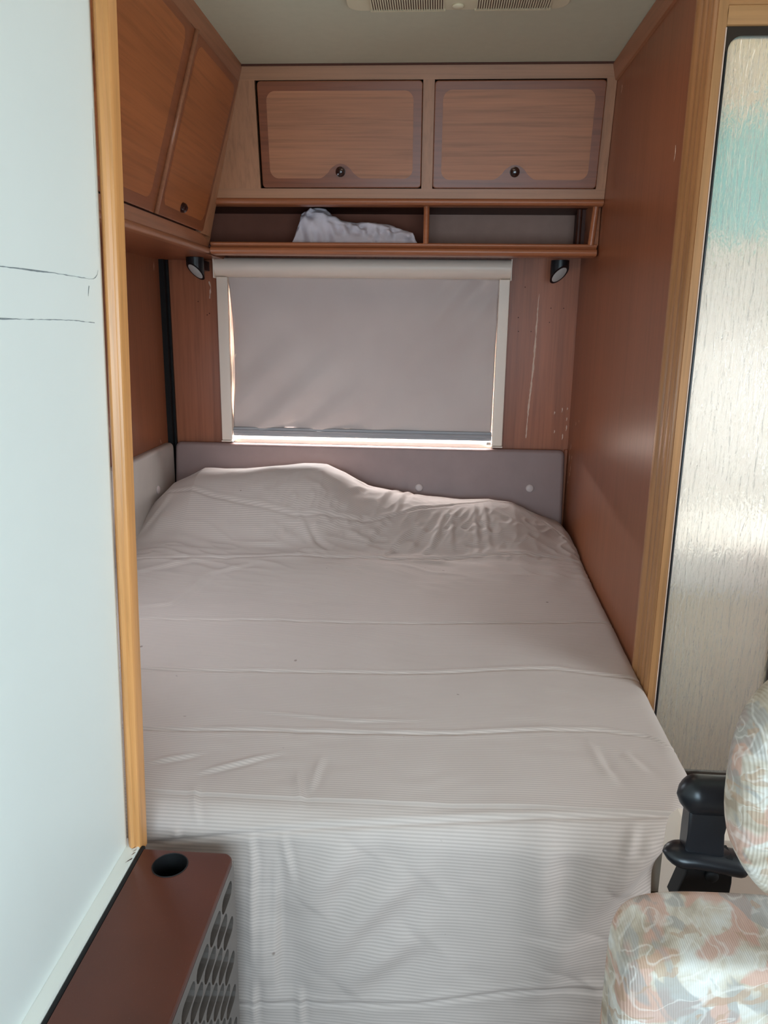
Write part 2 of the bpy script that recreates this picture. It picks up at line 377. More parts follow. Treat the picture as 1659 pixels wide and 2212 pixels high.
# rear window
w1 = bpy.data.objects.new('window_1', None); COL.objects.link(w1); struct(w1, 'rear window behind the lowered roller blind')
b = BM()
for x0, x1, z0, z1 in ((WX0-0.01, WX0+0.018, WZ0-0.01, WZ1+0.01), (WX1-0.018, WX1+0.01, WZ0-0.01, WZ1+0.01), (WX0, WX1, WZ0-0.015, WZ0+0.001), (WX0, WX1, WZ1-0.006, WZ1+0.015)):
    box(b, x0, x1, YB+0.028, YB+0.050, z0, z1, 0.003)
obj('window_frame', b, M['cream'], w1)
b = BM(); box(b, WX0+0.002, WX1-0.002, 2.6045, YB+0.03, 0.8025, WZ0+0.002, 0.001); obj('window_sill', b, M['cream'], w1)
b = BM(); box(b, WX0, WX1, YB+0.036, YB+0.040, WZ0, WZ1); obj('window_pane', b, M['clear'], w1)
b = BM(); box(b, -0.27, -0.23, YB+0.018, YB+0.030, WZ0+0.002, WZ0+0.010, 0.003); obj('window_catch', b, M['vent'], w1)
# side window behind the white cupboard
w2 = bpy.data.objects.new('window_2', None); COL.objects.link(w2); struct(w2, 'side window at the left of the bed')
b = BM(); box(b, XL-0.03, XL-0.026, 1.36, 1.88, 0.78, 1.12); obj('window_pane', b, M['clear'], w2)
b = BM()
for y0, y1, z0, z1 in ((1.34, 1.365, 0.76, 1.14), (1.875, 1.90, 0.76, 1.14), (1.365, 1.875, 0.76, 0.785), (1.365, 1.875, 1.115, 1.14)): box(b, XL+0.0003, XL+0.010, y0, y1, z0, z1, 0.002)
obj('window_frame', b, M['cream'], w2)

# scratches and screw holes on the back wall (u = x, v = z, facing the camera)
mb = frame_mat((0, YB, 0), (1, 0, 0), (0, 0, 1))
b = BM()
sp = resample([(0.331, 1.310), (0.330, 1.27), (0.329, 1.22), (0.328, 1.15), (0.326, 1.08), (0.322, 1.0), (0.318, 0.94), (0.316, 0.88), (0.315, 0.838)], 60)
wd = [0.0012+0.0055*math.sin(PI*min(1, i/50))**0.7*(0.55+0.45*math.sin(i*0.37)**2)+(0.002 if i > 38 else 0) for i in range(60)]; wd[-1] = 0.0008
flake(b, sp, wd, mb, 0.0005, 0.0008)
obj('scratch', b, M['scr'], wall_back, label='long pale peeled streak')
b = BM()
sp = resample([(-0.757, 1.338), (-0.752, 1.32), (-0.755, 1.30), (-0.757, 1.283)], 14)
flake(b, sp, [0.004+0.002*math.sin(i) for i in range(14)], mb, 0.0005, 0.0006)
for x, z, h in ((0.447, 0.905, .012), (0.447, 0.94, .008), (0.43, 0.935, .016), (0.405, 0.925, .01), (0.437, 0.845, .02), (0.448, 0.875, .02), (0.409, 0.862, .01)):
    q = resample([(x, z+h/2), (x+0.001, z), (x-0.001, z-h/2)], 6); flake(b, q, [0.0006, 0.003, 0.0035, 0.003, 0.002, 0.0006], mb, 0.0005, 0.0005)
obj('scratch', b, M['scr'], wall_back)
b = BM()
for x, z in ((0.268, 1.234), (0.271, 1.19), (0.312, 1.19), (0.372, 1.265), (0.413, 1.265), (-0.797, 1.273), (-0.76, 1.235), (-0.768, 1.23), (0.37, 1.22), (0.285, 1.33)):
    lathe(b, [(0.0018, 0), (0.0018, 0.0006), (0.001, 0.0008)], 8, mb @ Matrix.Translation((x, z, 0)))
obj('screw_hole', b, M['dot'], wall_back)
mr = frame_mat((XR, 0, 0), (0, -1, 0), (0, 0, 1))   # u = -y, v = z, facing the bed
b = BM()
for y, z, h in ((2.56, 0.82, .02), (2.57, 0.78, .03), (2.54, 0.75, .022), (2.55, 0.73, .016), (2.50, 0.905, .012), (2.45, 0.92, .008), (2.57, 0.70, .01), (2.53, 0.79, .014), (1.66, 1.54, .03), (2.2, 1.80, .02)):
    q = resample([(-y, z+h/2), (-y+0.004, z), (-y-0.002, z-h/2)], 6); flake(b, q, [0.001, 0.006, 0.007, 0.005, 0.004, 0.001], mr, 0.0005, 0.0012)
obj('scratch', b, M['scr'], wall_right)

# ------------------------------------------------------------------ glass door
d1 = bpy.data.objects.new('door_1', None); COL.objects.link(d1); struct(d1, 'washroom door of pale rippled glass in a dark frame')
GX0, GX1, GZ0, GZ1 = 0.4735, 0.692, 0.297, 1.694
inner = rrect(GX0+0.006, GX1, GZ0, GZ1-0.006, 0.022, 8); cx, cz = (GX0+GX1)/2, (GZ0+GZ1)/2
outer_box = (XR+0.0165, 0.7165, 0.276, 1.702)
angs = [math.atan2(z-cz, x-cx) for x, z in inner]
outer = ray_rect(cx, cz, *outer_box, angs)
# snap the rays nearest to each corner onto the corner
for X in outer_box[:2]:
    for Z in outer_box[2:]:
        k = min(range(len(outer)), key=lambda i: (outer[i][0]-X)**2+(outer[i][1]-Z)**2); outer[k] = (X, Z)
b = BM(); md = frame_mat((0, 1.484, 0), (1, 0, 0), (0, 0, 1)); ring_to(b, inner, outer, md, 0.016)
mo = frame_mat((0, 1.484, 0), (1, 0, 0), (0, 0, 1))
Ov = [b.verts.new(mo @ Vector((p[0], p[1], 0))) for p in outer]; Ob = [b.verts.new(mo @ Vector((p[0], p[1], -0.016))) for p in outer]
for k in range(len(Ov)): b.faces.new((Ov[k], Ov[(k+1) % len(Ov)], Ob[(k+1) % len(Ov)], Ob[k]))
bmesh.ops.remove_doubles(b, verts=b.verts, dist=1e-5)
obj('door_frame', b, M['bronze'], d1)
b = BM(); tube(b, [(GX0+0.0035, 1.4835, GZ0+0.0), (GX0+0.0035, 1.4835, GZ1-0.03)], 0.0016, 8); tube(b, [(GX0+0.02, 1.4835, GZ0-0.006), (GX1, 1.4835, GZ0-0.006)], 0.0016, 8)
obj('glazing_bead', b, M['black'], d1)
b = BM(); tube(b, [(XR+0.0155, 1.4815, 0.28), (XR+0.0155, 1.4815, 1.70)], 0.0012, 8); obj('edge_strip', b, M['scr'], d1, label='thin pale edge strip')
b = BM(); prism(b, rrect(GX0+0.002, GX1+0.004, GZ0-0.004, GZ1-0.002, 0.02, 8), -0.010, -0.0065, md); obj('glass_pane', b, M['rglass'], d1)

# washroom behind the glass
b = BM(); box(b, XR+0.03, 1.375, 1.53, 2.52, ZC-0.006, ZC-0.0002); struct(obj('ceiling', b, M['beige']))
b = BM(); box(b, XR+0.022, XR+0.03, 1.53, 2.60, 0.0, ZC); box(b, XR+0.03, 1.375, 2.52, 2.55, 0, 1.45); box(b, 1.34, 1.375, 1.53, 2.52, 0, ZC)
struct(obj('wall_washroom', b, M['wwhite']))
b = BM(); box(b, XR+0.03, 1.34, 2.50, 2.55, 1.45, ZC); struct(obj('wall_washroom', b, M['beige']))
t = thing('added_teal_curtain', 'teal curtain added behind the rippled glass door for its blurred colour', 'curtain')  # unseen curtain, put in to give the teal blur in the glass
b = BM(); nu, nv = 60, 14; g = []
for j in range(nv):
    g.append([b.verts.new((0.56+0.55*i/(nu-1), 2.16+0.018*math.sin(i*0.75+j*0.06), 1.74-0.30*j/(nv-1)-0.02*math.sin(i*0.12))) for i in range(nu)])
for j in range(nv-1):
    for i in range(nu-1): b.faces.new((g[j][i], g[j][i+1], g[j+1][i+1], g[j+1][i]))
obj('curtain_cloth', b, M['teal'], t, True)
b = BM(); tube(b, [(XR+0.03, 2.16, 1.75), (1.34, 2.16, 1.75)], 0.008); obj('curtain_rod', b, M['cream'], t)
t = thing('washbasin', 'pale washbasin blurred behind the lower glass door', 'washbasin')
b = BM(); box(b, 0.52, 1.10, 1.75, 2.20, 0.60, 0.72, 0.03, 4); obj('basin', b, M['wwhite'], t, True)
b = BM(); box(b, 0.56, 1.06, 1.80, 2.20, 0.0, 0.60, 0.01); obj('cabinet', b, M['beige'], t)

# ================================================================== rear overhead cabinet with open shelf
YT, ZT, TK = 2.256, 1.878, 0.184      # top edge of the leaning front
cab = thing('overhead_cabinet', 'wooden overhead cabinet with two framed doors above the rear window', 'cabinet')
vd = Vector((0, TK, -1)).normalized()
mf = frame_mat((0, YT, ZT), (1, 0, 0), -vd)   # u = x, v along slope (down is negative), w towards the room
L = 1/math.sqrt(1+TK*TK)                      # z drop per unit v
def vz(z): return (z-ZT)/L
b = BM()
def leaf(u0, u1, v0, v1, w0=-0.016, w1=0.0): box(b, u0, u1, v0, v1, w0, w1, 0, mat=mf)
zd0, zd1 = 1.578, 1.842
leaf(-0.75, XR-0.0008, vz(zd1), vz(ZT)-0.0005); leaf(-0.75, XR-0.0008, vz(1.553), vz(zd0))
obj('cabinet_frame', b, M['frame_x'], cab)
b = BM()
for u0, u1 in ((-0.75, -0.508), (-0.052, -0.0215), (0.4305, XR-0.0008)):
    b = BM(); leaf(u0, u1, vz(zd0), vz(zd1)); obj('cabinet_stile', b, M['frame_z'], cab)
b = BM(); box(b, -0.75, XR-0.0008, 2.33, YB-0.0006, 1.546, 1.554); box(b, -0.75, XR-0.0008, 2.37, YB-0.0006, 1.427, 1.434); obj('shelf_board', b, M['darkwood'], cab)
b = BM(); box(b, -0.03, XR-0.0008, YB-0.03, YB-0.002, 1.434, 1.546); obj('shelf_lining', b, M['shelfback'], cab)
b = BM(); box(b, -0.75, -0.04, YB-0.03, YB-0.002, 1.434, 1.546); obj('shelf_lining', b, M['shadelining'], cab, label='lining with its shade painted in as darker brown')
def bump_outline(u0, u1, v0, v1, r, kc, hw=0.062, hh=0.038):
    p = rrect(u0, u1, v0, v1, r, 7); out = []
    # insert the hump on the bottom edge (between last point (u0+r,v0) and first (u1-r,v0))
    n = 22; hump = []
    for i in range(n+1):
        s = -1+2*i/n; a = abs(s)
        f = 0.5*(1+math.cos(PI*min(1, a/1.0))); f = f**0.8 if a < 0.5 else f
        hump.append((kc+s*hw, v0+hh*f))
    return p+hump
def door(parent, m, u0, u1, v0, v1, mf_, mp_, ins, kn, bumpy=True, r=0.010, th=0.008):
    d = obj('door', prism(BM(), rrect(u0, u1, v0, v1, r, 5), -0.004, th, m, 0.003), mf_, parent, 'auto')
    il, ir, it, ib = ins
    out = bump_outline(u0+il, u1-ir, v0+ib, v1-it, 0.024, kn[0]) if bumpy else rrect(u0+il, u1-ir, v0+ib, v1-it, 0.02, 6)
    obj('door_panel', prism(BM(), out, th-0.002, th+0.0007, m), mp_, d, label='paler inset panel with horizontal grain')
    if kn:
        k = BM(); lathe(k, [(0.0135, 0.0), (0.0135, 0.003), (0.0115, 0.0035), (0.0115, 0.010), (0.010, 0.0135), (0.006, 0.0150), (0.002, 0.0153)], 24, m @ Matrix.Translation((kn[0], kn[1], th)))
        obj('knob', k, M['knob'], d, 'auto', label='round dark brown push knob')
    return d
door(cab, mf, -0.5005, -0.053, vz(1.580), vz(1.840), M['door'], M['panel'], (0.024, 0.024, 0.024, 0.024), (-0.278, vz(1.6205)))
door(cab, mf, -0.0210, 0.4295, vz(1.579), vz(1.839), M['door'], M['panel'], (0.023, 0.026, 0.022, 0.022), (0.204, vz(1.6205)))
# moulded rails
def arc(cx, cy, r, a0, a1, n=8): return [(cx+r*math.cos(math.radians(a0+(a1-a0)*i/n)), cy+r*math.sin(math.radians(a0+(a1-a0)*i/n))) for i in range(n+1)]
b = BM()
p = [(0.03, 0.018), (-0.002, 0.018)]+[(-0.004, 0.014)]+arc(-0.004, 0.004, 0.009, 90, 270)+[(0.002, -0.006), (0.03, -0.006)]
sweep(b, p, (-0.75, 2.325, 1.541), (XR-0.0012, 2.325, 1.541), (0, 1, 0), (0, 0, 1))
obj('upper_rail', b, M['rail'], cab, 'auto')
b = BM()
p = [(0.05, 0.027), (0.0, 0.027)]+arc(0.0, 0.0225, 0.0048, 90, 260)+[(0.003, 0.014)]+arc(-0.001, 0.004, 0.0095, 80, 280)+[(0.004, -0.007), (0.05, -0.007)]
sweep(b, p, (-0.668, 2.345, 1.4095), (XR-0.006, 2.345, 1.4095), (0, 1, 0), (0, 0, 1))
obj('lower_rail', b, M['rail'], cab, 'auto')
def shelf_post(x, y0, y1, zt=1.546, lean=0.0):
    b = BM(); 
    tube(b, [(x, y0+lean, 1.434), (x, y0, zt)], 0.0085, 14)
    box(b, x-0.006, x+0.006, y0+0.004, y1, 1.434, zt)
    obj('divider', b, M['rail'], cab, 'auto')
shelf_post(-0.036, 2.345, YB-0.031)
b = BM(); tube(b, [(0.434, 2.345, 1.434), (0.440, 2.335, 1.546)], 0.009, 14); box(b, 0.436, 0.4555, 2.35, YB-0.03, 1.434, 1.546)
obj('end_post', b, M['rail'], cab, 'auto')
b = BM(); tube(b, [(0.418, 2.47, 1.434), (0.418, 2.47, 1.546)], 0.008, 14); box(b, 0.424, 0.436, 2.47, YB-0.03, 1.434, 1.546)
obj('inner_post', b, M['darkwood'], cab, 'auto')

# ================================================================== left overhead cabinet
KL = 0.302; xt0 = -0.536
lc = thing('overhead_cabinet', 'wooden overhead cabinet along the left wall with two leaning doors', 'cabinet')
dv = Vector((KL, 0, 1)).normalized()
ml = frame_mat((xt0, 0, 1.882), (0, -1, 0), dv)   # u = -y, v up the slope, w = u x v
if (ml.to_3x3() @ Vector((0, 0, 1))).x < 0: ml = frame_mat((xt0, 0, 1.882), (0, 1, 0), dv)
SG = 1 if (ml.to_3x3() @ Vector((1, 0, 0))).y > 0 else -1
LL = 1/math.sqrt(1+KL*KL)
def lz(z): return (z-1.882)/LL
def ub(y0, y1):
    a, c = SG*y0, SG*y1; return (min(a, c), max(a, c))
y0_, y1_ = 0.99, 2.345
def lbox(b, y0, y1, z0, z1, w0, w1, bev=0): u = ub(y0, y1); box(b, u[0], u[1], lz(z0), lz(z1), w0, w1, bev, 2, ml)
b = BM(); lbox(b, y0_, 2.262, 1.838, 1.8775, -0.016, -0.001); lbox(b, y0_, y1_, 1.422, 1.450, -0.016, -0.001)
obj('cabinet_frame', b, M['raily'], lc)
b = BM(); # end stile filling the leaning corner against the rear cabinet
pts = [(SG*2.245, lz(1.838)), (SG*2.262, lz(1.838)), (SG*2.345, lz(1.434)), (SG*2.245, lz(1.45))]
prism(b, pts, -0.016, -0.001, ml); obj('cabinet_stile', b, M['frame_z'], lc)
b = BM(); lbox(b, y0_, 2.27, 1.45, 1.838, -0.03, -0.018); obj('cabinet_back', b, M['darkwood'], lc)
def ldoor(y0, y1, kn):
    u = ub(y0, y1)
    d = obj('door', prism(BM(), rrect(u[0], u[1], lz(1.4535), lz(1.8365), 0.008, 5), -0.017, 0.004, ml, 0.003), M['doory'], lc, 'auto')
    iu = ub(y0+0.022, y1-0.022)
    obj('door_panel', prism(BM(), rrect(iu[0], iu[1], lz(1.479), lz(1.818), 0.026, 7), 0.002, 0.0047, ml), M['panely'], d, label='inset panel with horizontal grain')
    if kn:
        k = BM(); lathe(k, [(0.0125, 0.0), (0.0125, 0.003), (0.011, 0.010), (0.006, 0.014), (0.002, 0.0145)], 24, ml @ Matrix.Translation((SG*kn, lz(1.490), 0.004)))
        obj('knob', k, M['knob'], d, 'auto', label='dark brown push knob')
ldoor(1.880, 2.247, 2.035); ldoor(1.44, 1.838, 1.60); ldoor(1.0, 1.435, 1.2)
b = BM(); m2 = ml
u = ub(1.842, 1.876)
tube(b, [ml @ Vector((SG*1.872, lz(1.4535), 0.004)), ml @ Vector((SG*1.872, lz(1.8365), 0.004))], 0.006, 10)
obj('cover_moulding', b, M['raily'], lc, True, label='glossy upright moulding between the two doors')
b = BM(); lbox(b, 1.838, 1.880, 1.4535, 1.8365, -0.017, 0.001, 0.001); obj('cabinet_stile', b, M['doory'], lc)
b = BM()
p = [(-0.02, 0.03), (0.0, 0.028)]+arc(-0.002, 0.022, 0.004, 70, -60)+[(-0.001, 0.012)]+arc(-0.001, 0.002, 0.0085, 70, -90)+[(-0.02, -0.0065)]
sweep(b, p, (-0.676, y0_, 1.411), (-0.676, 2.343, 1.411), (1, 0, 0), (0, 0, 1)); obj('lower_rail', b, M['raily'], lc, 'auto')
b = BM(); box(b, XL+0.001, -0.690, y0_, 2.36, 1.405, 1.415); box(b, XL+0.001, -0.690, 2.36, YB-0.001, 1.405, 1.426); obj('cabinet_bottom', b, M['doory'], lc)

# ================================================================== roller blind
bl = thing('roller_blind', 'cream cassette roller blind lowered almost fully over the rear window', 'blind')
b = BM()
p = arc(2.580, 1.385, 0.026, 80, 250, 10)+[(2.585, 1.351), (2.619, 1.351), (2.619, 1.411), (2.590, 1.411)]
sweep(b, p, (-0.722, 0, 0), (0.232, 0, 0), (0, 1, 0), (0, 0, 1))
obj('cassette', b, M['cream'], bl, 'auto')
b = BM()
for x0, x1 in ((-0.7245, -0.7215), (0.2315, 0.2345)):
    b = BM(); box(b, x0, x1, 2.553, 2.619, 1.346, 1.4115, 0.001); obj('end_cap', b, M['cream'], bl)
for x0, x1 in ((-0.7215, -0.685), (0.198, 0.2325)):
    b = BM(); box(b, x0, x1, 2.578, 2.619, 0.814, 1.351, 0.003); box(b, *((x0+0.03, x1+0.034) if x0 < 0 else (x0-0.030, x1-0.03)), 2.606, 2.619, 0.862, 1.351, 0.001); box(b, x0-0.001, x1+0.001, 2.575, 2.619, 0.809, 0.8135, 0.001); obj('side_rail', b, M['cream'], bl, 'auto')
b = BM(); nu, nv = 120, 80; g = []
for j in range(nv):
    z = 1.352-(1.352-0.856)*j/(nv-1); row = []
    for i in range(nu):
        s = i/(nu-1); tt = j/(nv-1)
        xl = -0.688+0.014*math.sin(PI*tt)**0.8; xr = 0.199-0.004*tt
        x = xl+(xr-xl)*s
        e = math.exp(-s*9)*math.sin(PI*tt)+0.6*math.exp(-(1-s)*12)*math.sin(PI*tt)
        y = 2.596+0.0035*e-0.009*math.sin((s*1.5+tt*0.9)*19)*math.exp(-((s-0.25)**2)*5)*(tt**1.2)-0.009*math.sin((s*1.7+tt*0.8)*26)*math.exp(-((s-0.9)**2)*18)*(1-tt)**1.5
        row.append(b.verts.new((x, y, z)))
    g.append(row)
for j in range(nv-1):
    for i in range(nu-1): b.faces.new((g[j][i], g[j][i+1], g[j+1][i+1], g[j+1][i]))
o = obj('blind_fabric', b, M['blind'], bl, True); md_ = o.modifiers.new('thickness', 'SOLIDIFY'); md_.thickness = 0.0006
b = BM(); box(b, -0.684, 0.197, 2.588, 2.602, 0.836, 0.859, 0.003); box(b, -0.684, 0.197, 2.592, 2.600, 0.829, 0.838, 0.001)
tube(b, [(-0.684, 2.588, 0.848), (0.197, 2.588, 0.848)], 0.0028)
obj('bottom_bar', b, M['grey'], bl, 'auto', label='grey metal bottom bar')
b = BM(); box(b, 0.180, 0.196, 2.588, 2.600, 0.815, 0.825, 0.002); tube(b, [(0.186, 2.586, 0.822), (0.194, 2.586, 0.822)], 0.003); obj('pull_catch', b, M['cream'], bl, label='small white plastic catch')
mbf = frame_mat((0, 2.5950, 0), (1, 0, 0), (0, 0, 1))
b = BM(); flake(b, resample([(-0.667, 1.105), (-0.672, 1.095), (-0.676, 1.086)], 6), [0.001, 0.004, 0.004, 0.004, 0.003, 0.001], mbf, 0.001, 0.0005); obj('tear_light_leak', b, M['cream'], bl)  # pale flake painting the light that leaks through a small tear

# ================================================================== padded panels
def pad(name, label, mat, m, u0, u1, v0, v1, buttons):
    t = thing(name, label, 'padded panel', 'padded panels around the bed')
    obj('panel', prism(BM(), rrect(u0, u1, v0, v1, 0.020, 5), 0.0006, 0.022, m, 0.013, 6), mat, t, 'auto')
    for u, v in buttons:
        k = BM(); lathe(k, [(0.0135, 0.0), (0.0135, 0.002), (0.010, 0.0045), (0.003, 0.0055)], 20, m @ Matrix.Translation((u, v, 0.0222))); obj('button', k, M['button'], t, True)
pad('padded_panel', 'grey mauve padded panel with two buttons below the rear window', M['pad'], frame_mat((0, YB-0.014, 0.802), (1, 0, 0), (0, 0.14, 1)) @ Matrix.Translation((0, -0.802, 0)), -0.889, 0.444, 0.42, 0.802, [(-0.042, 0.664), (0.331, 0.671)])
mlw = frame_mat((XL, 0, 0), (0, 1, 0), (0, 0, 1))
pad('padded_panel', 'pale grey padded panel on the left wall beside the pillow end', M['padw'], mlw, 1.95, 2.588, 0.42, 0.802, [(2.405, 0.672)])
b = BM(); flake(b, resample([(2.515, 0.822), (2.517, 0.812), (2.520, 0.805)], 5), [0.001, 0.005, 0.005, 0.004, 0.001], mlw, 0.0006, 0.0006)
flake(b, resample([(2.545, 1.395), (2.545, 1.378), (2.543, 1.365)], 5), [0.001, 0.004, 0.005, 0.004, 0.001], mlw, 0.0006, 0.0006); obj('scratch', b, M['scr'], wall_left)

# ================================================================== reading lamps
def lamp(x, label, aim):
    t = thing('reading_lamp', label, 'lamp', 'reading lamps under the shelf')
    n = 28; r = 0.0275; y = 2.50; b = BM(); top = 1.404; bot = 1.363
    A = [b.verts.new((x+r*math.cos(2*PI*k/n), y+r*math.sin(2*PI*k/n), top)) for k in range(n)]
    cut = lambda q: bot-aim*q[0]*0.55-0.75*q[1]
    Bv = [b.verts.new((x+r*math.cos(2*PI*k/n), y+r*math.sin(2*PI*k/n), cut((r*math.cos(2*PI*k/n), r*math.sin(2*PI*k/n))))) for k in range(n)]
    for k in range(n): b.faces.new((A[k], A[(k+1) % n], Bv[(k+1) % n], Bv[k]))
    b.faces.new(A); b.faces.new(Bv)
    box(b, x-0.012, x+0.012, y+0.02, YB-0.0006, 1.37, 1.40, 0.002)
    obj('housing', b, M['black'], t, 'auto')
    b = BM(); rr = 0.0215
    P = [b.verts.new((x+rr*math.cos(2*PI*k/n), y+rr*math.sin(2*PI*k/n), cut((rr*math.cos(2*PI*k/n), rr*math.sin(2*PI*k/n)))-0.0012)) for k in range(n)]
    c = b.verts.new((x, y, bot-0.006))
    for k in range(n): b.faces.new((P[k], P[(k+1) % n], c))
    obj('lens', b, M['lens'], t, True, label='slanted pale lens')
lamp(-0.765, 'black reading lamp under the shelf left of the blind', 1)
lamp(0.374, 'black reading lamp under the shelf right of the blind', -1)

# ================================================================== things on the shelf
def vnoise(X, Y, s, seed):
    r = np.random.RandomState(seed); G = r.rand(64, 64); x = X*s; y = Y*s
    xi = np.floor(x).astype(int); yi = np.floor(y).astype(int); fx = x-xi; fy = y-yi; fx = fx*fx*(3-2*fx); fy = fy*fy*(3-2*fy)
    g = lambda a, c: G[a % 64, c % 64]
    return (g(xi, yi)*(1-fx)+g(xi+1, yi)*fx)*(1-fy)+(g(xi, yi+1)*(1-fx)+g(xi+1, yi+1)*fx)*fy-0.5
sil = [(-0.443, 1.443), (-0.43, 1.47), (-0.415, 1.505), (-0.413, 1.524), (-0.384, 1.540), (-0.34, 1.537), (-0.321, 1.521), (-0.295, 1.506), (-0.232, 1.497), (-0.19, 1.499), (-0.146, 1.489), (-0.102, 1.479), (-0.067, 1.471)]
b = BM(); nu, nv = 90, 34; g = []
sx = [p[0] for p in sil]; sz = [p[1] for p in sil]
for j in range(nv):
    a = PI*j/(nv-1); row = []
    for i in range(nu):
        x = -0.441+(0.374)*i/(nu-1); h = np.interp(x, sx, sz)-1.435
        e = min(1, (i+0.3)/4, (nu-0.7-i)/3)
        yy_ = 2.45-math.cos(a)*0.058*(abs(math.cos(a))**-0.25 if abs(math.cos(a)) > 1e-3 else 1)
        zz = 1.4355+h*(math.sin(a)**0.55)*e
        nz = float(vnoise(np.array(x+0.3*zz), np.array(a*0.05), 55, 3))*0.022+0.007*float(abs(vnoise(np.array(x*0.4+zz*2.2), np.array(x*0.3), 45, 8)))*4*math.sin(a)
        row.append(b.verts.new((x+nz*0.3, yy_-nz*1.2, max(1.4352, zz+nz*0.25*math.sin(a)))))
    g.append(row)
for j in range(nv-1):
    for i in range(nu-1): b.faces.new((g[j][i], g[j][i+1], g[j+1][i+1], g[j+1][i]))
b.faces.new([g[j][0] for j in range(nv)]); b.faces.new([g[j][-1] for j in reversed(range(nv))])
tag(obj('folded_cloth', b, M['towel'], None, True), 'crumpled white folded cloth lying on the open shelf', 'cloth')
b = BM(); prism(b, [(-0.036, 0.0), (-0.02, 0.004), (0.0, 0.009), (0.025, 0.0105), (0.034, 0.008), (0.036, 0.0)], -0.012, 0.012, frame_mat((0.045, 2.44, 1.4345), (1, 0, 0), (0, 0, 1)), 0.001)
tag(obj('sunglasses_case', b, M['black']), 'small flat black case lying on the shelf right of the divider', 'case')

# ================================================================== ceiling vent
rv = thing('roof_vent', 'cream ceiling vent with two slotted grilles in front of the cabinets', 'vent')
mv = frame_mat((0.03, 1.885, ZC), (1, 0, 0), (0, -1, 0))   # u = x, v towards camera, w = down
b = BM(); prism(b, rrect(-0.240, 0.232, 0.0, 0.40, 0.03, 8), 0.0002, 0.006, mv, 0.003); obj('base_plate', b, M['vent'], rv, 'auto')
for u0 in (-0.187, 0.038):
    b = BM(); box(b, u0, u0+0.154, 0.009, 0.16, 0.006, 0.0066, 0, 2, mv); gr = obj('grille', b, M['darkwood'], rv)
    b = BM(); n = 30
    for k in range(n+1): box(b, u0+0.154*k/n-0.0014, u0+0.154*k/n+0.0014, 0.009, 0.16, 0.0066, 0.0095, 0, 2, mv)
    box(b, u0-0.004, u0+0.158, 0.004, 0.009, 0.006, 0.0095, 0, 2, mv)
    obj('slat', b, M['vent'], gr)
    b = BM()
    for k in range(24): 
        uu = u0+(0.154-0.0035*k if u0 < 0 else 0.0035*k); lathe(b, [(0.0007, 0), (0.0007, 0.0004)], 6, mv @ Matrix.Translation((uu, -0.0, 0.006)) @ Matrix.Translation((0, 0.0035, 0)))
    obj('perforation', b, M['darkwood'], gr)
b = BM(); lathe(b, [(0.013, 0), (0.013, 0.003), (0.010, 0.005), (0.003, 0.0055)], 24, mv @ Matrix.Translation((-0.002, 0.026, 0.006))); obj('knob', b, M['vent'], rv, True)

# ================================================================== white cupboard end on the left
wp = thing('wardrobe', 'tall white painted wardrobe side with cracked paint around a hatch', 'wardrobe')
LE = 0.0296
SH = Matrix.Identity(4); SH[0][2] = LE; SH[0][3] = -LE*0.46          # leans with height
def wx(b): bmesh.ops.transform(b, matrix=SH, verts=b.verts); return b
b = BM(); box(b, -0.90, -0.4380, -0.5, 0.968, 0.449, 1.873); obj('side_panel', wx(b), M['white'], wp)
mw = frame_mat((-0.4380, 0, 0), (0, 1, 0), (0, 0, 1))                # u = y, v = z
def crack(pts, w, n=60, jit=0.0004, w0=0.0005):
    q = resample(pts, n); ph = rnd.random()*9
    return q, [w0+w*max(0.12, math.sin(i*0.21+ph)*math.sin(i*0.07+ph)) for i in range(n)]
b = BM()
for pts, w in (([(0.2, 1.258), (0.75, 1.258), (0.84, 1.2585), (0.93, 1.257), (0.946, 1.258), (0.955, 1.264), (0.9585, 1.275)], 0.0016), ([(0.2, 1.210), (0.74, 1.2095), (0.88, 1.209), (0.94, 1.206)], 0.0014)):
    q, ww = crack(pts, w, 120); flake(b, q, ww, mw, 0.0004, 0.0003)
q, ww = crack([(0.9585, 1.275), (0.961, 1.30), (0.961, 1.45)], 0.0003, 50, w0=0.0003); flake(b, q, ww, mw, 0.0004, 0.0001)
q, ww = crack([(0.9295, 1.249), (0.9275, 1.243), (0.926, 1.237)], 0.001, 6); flake(b, q, ww, mw, 0.0004, 0.0002)
obj('paint_crack', wx(b), M['crack'], wp)
b = BM(); prism(b, rrect(0.15, 0.9585, 1.259, 1.86, 0.02, 6), 0.0002, 0.0008, mw); obj('hatch', wx(b), M['white'], wp)
# wooden edge moulding
b = BM()
p = [(0.0, -0.008), (0.0045, -0.014), (0.008, -0.0165), (0.012, -0.0155), (0.0145, -0.012), (0.0155, -0.011), (0.0185, -0.010), (0.0205, -0.006), (0.021, 0.012), (0.0, 0.018), (0.0005, 0.016), (0.0005, -0.003)]
p = [(u-0.0045 if u > 0.001 else -0.0042+u, v) for u, v in p]
sweep(b, p, (-0.4330, 0.980, 0.435), (-0.4330, 0.980, 1.873), (1, 0, 0), (0, 1, 0)); obj('edge_moulding', wx(b), M['ltrim'], wp, 'auto', label='light orange wooden edge moulding')
b = BM(); box(b, -0.9, -0.446, 0.5, 0.95, 0.0, 0.448); obj('plinth', b, M['white'], wp)

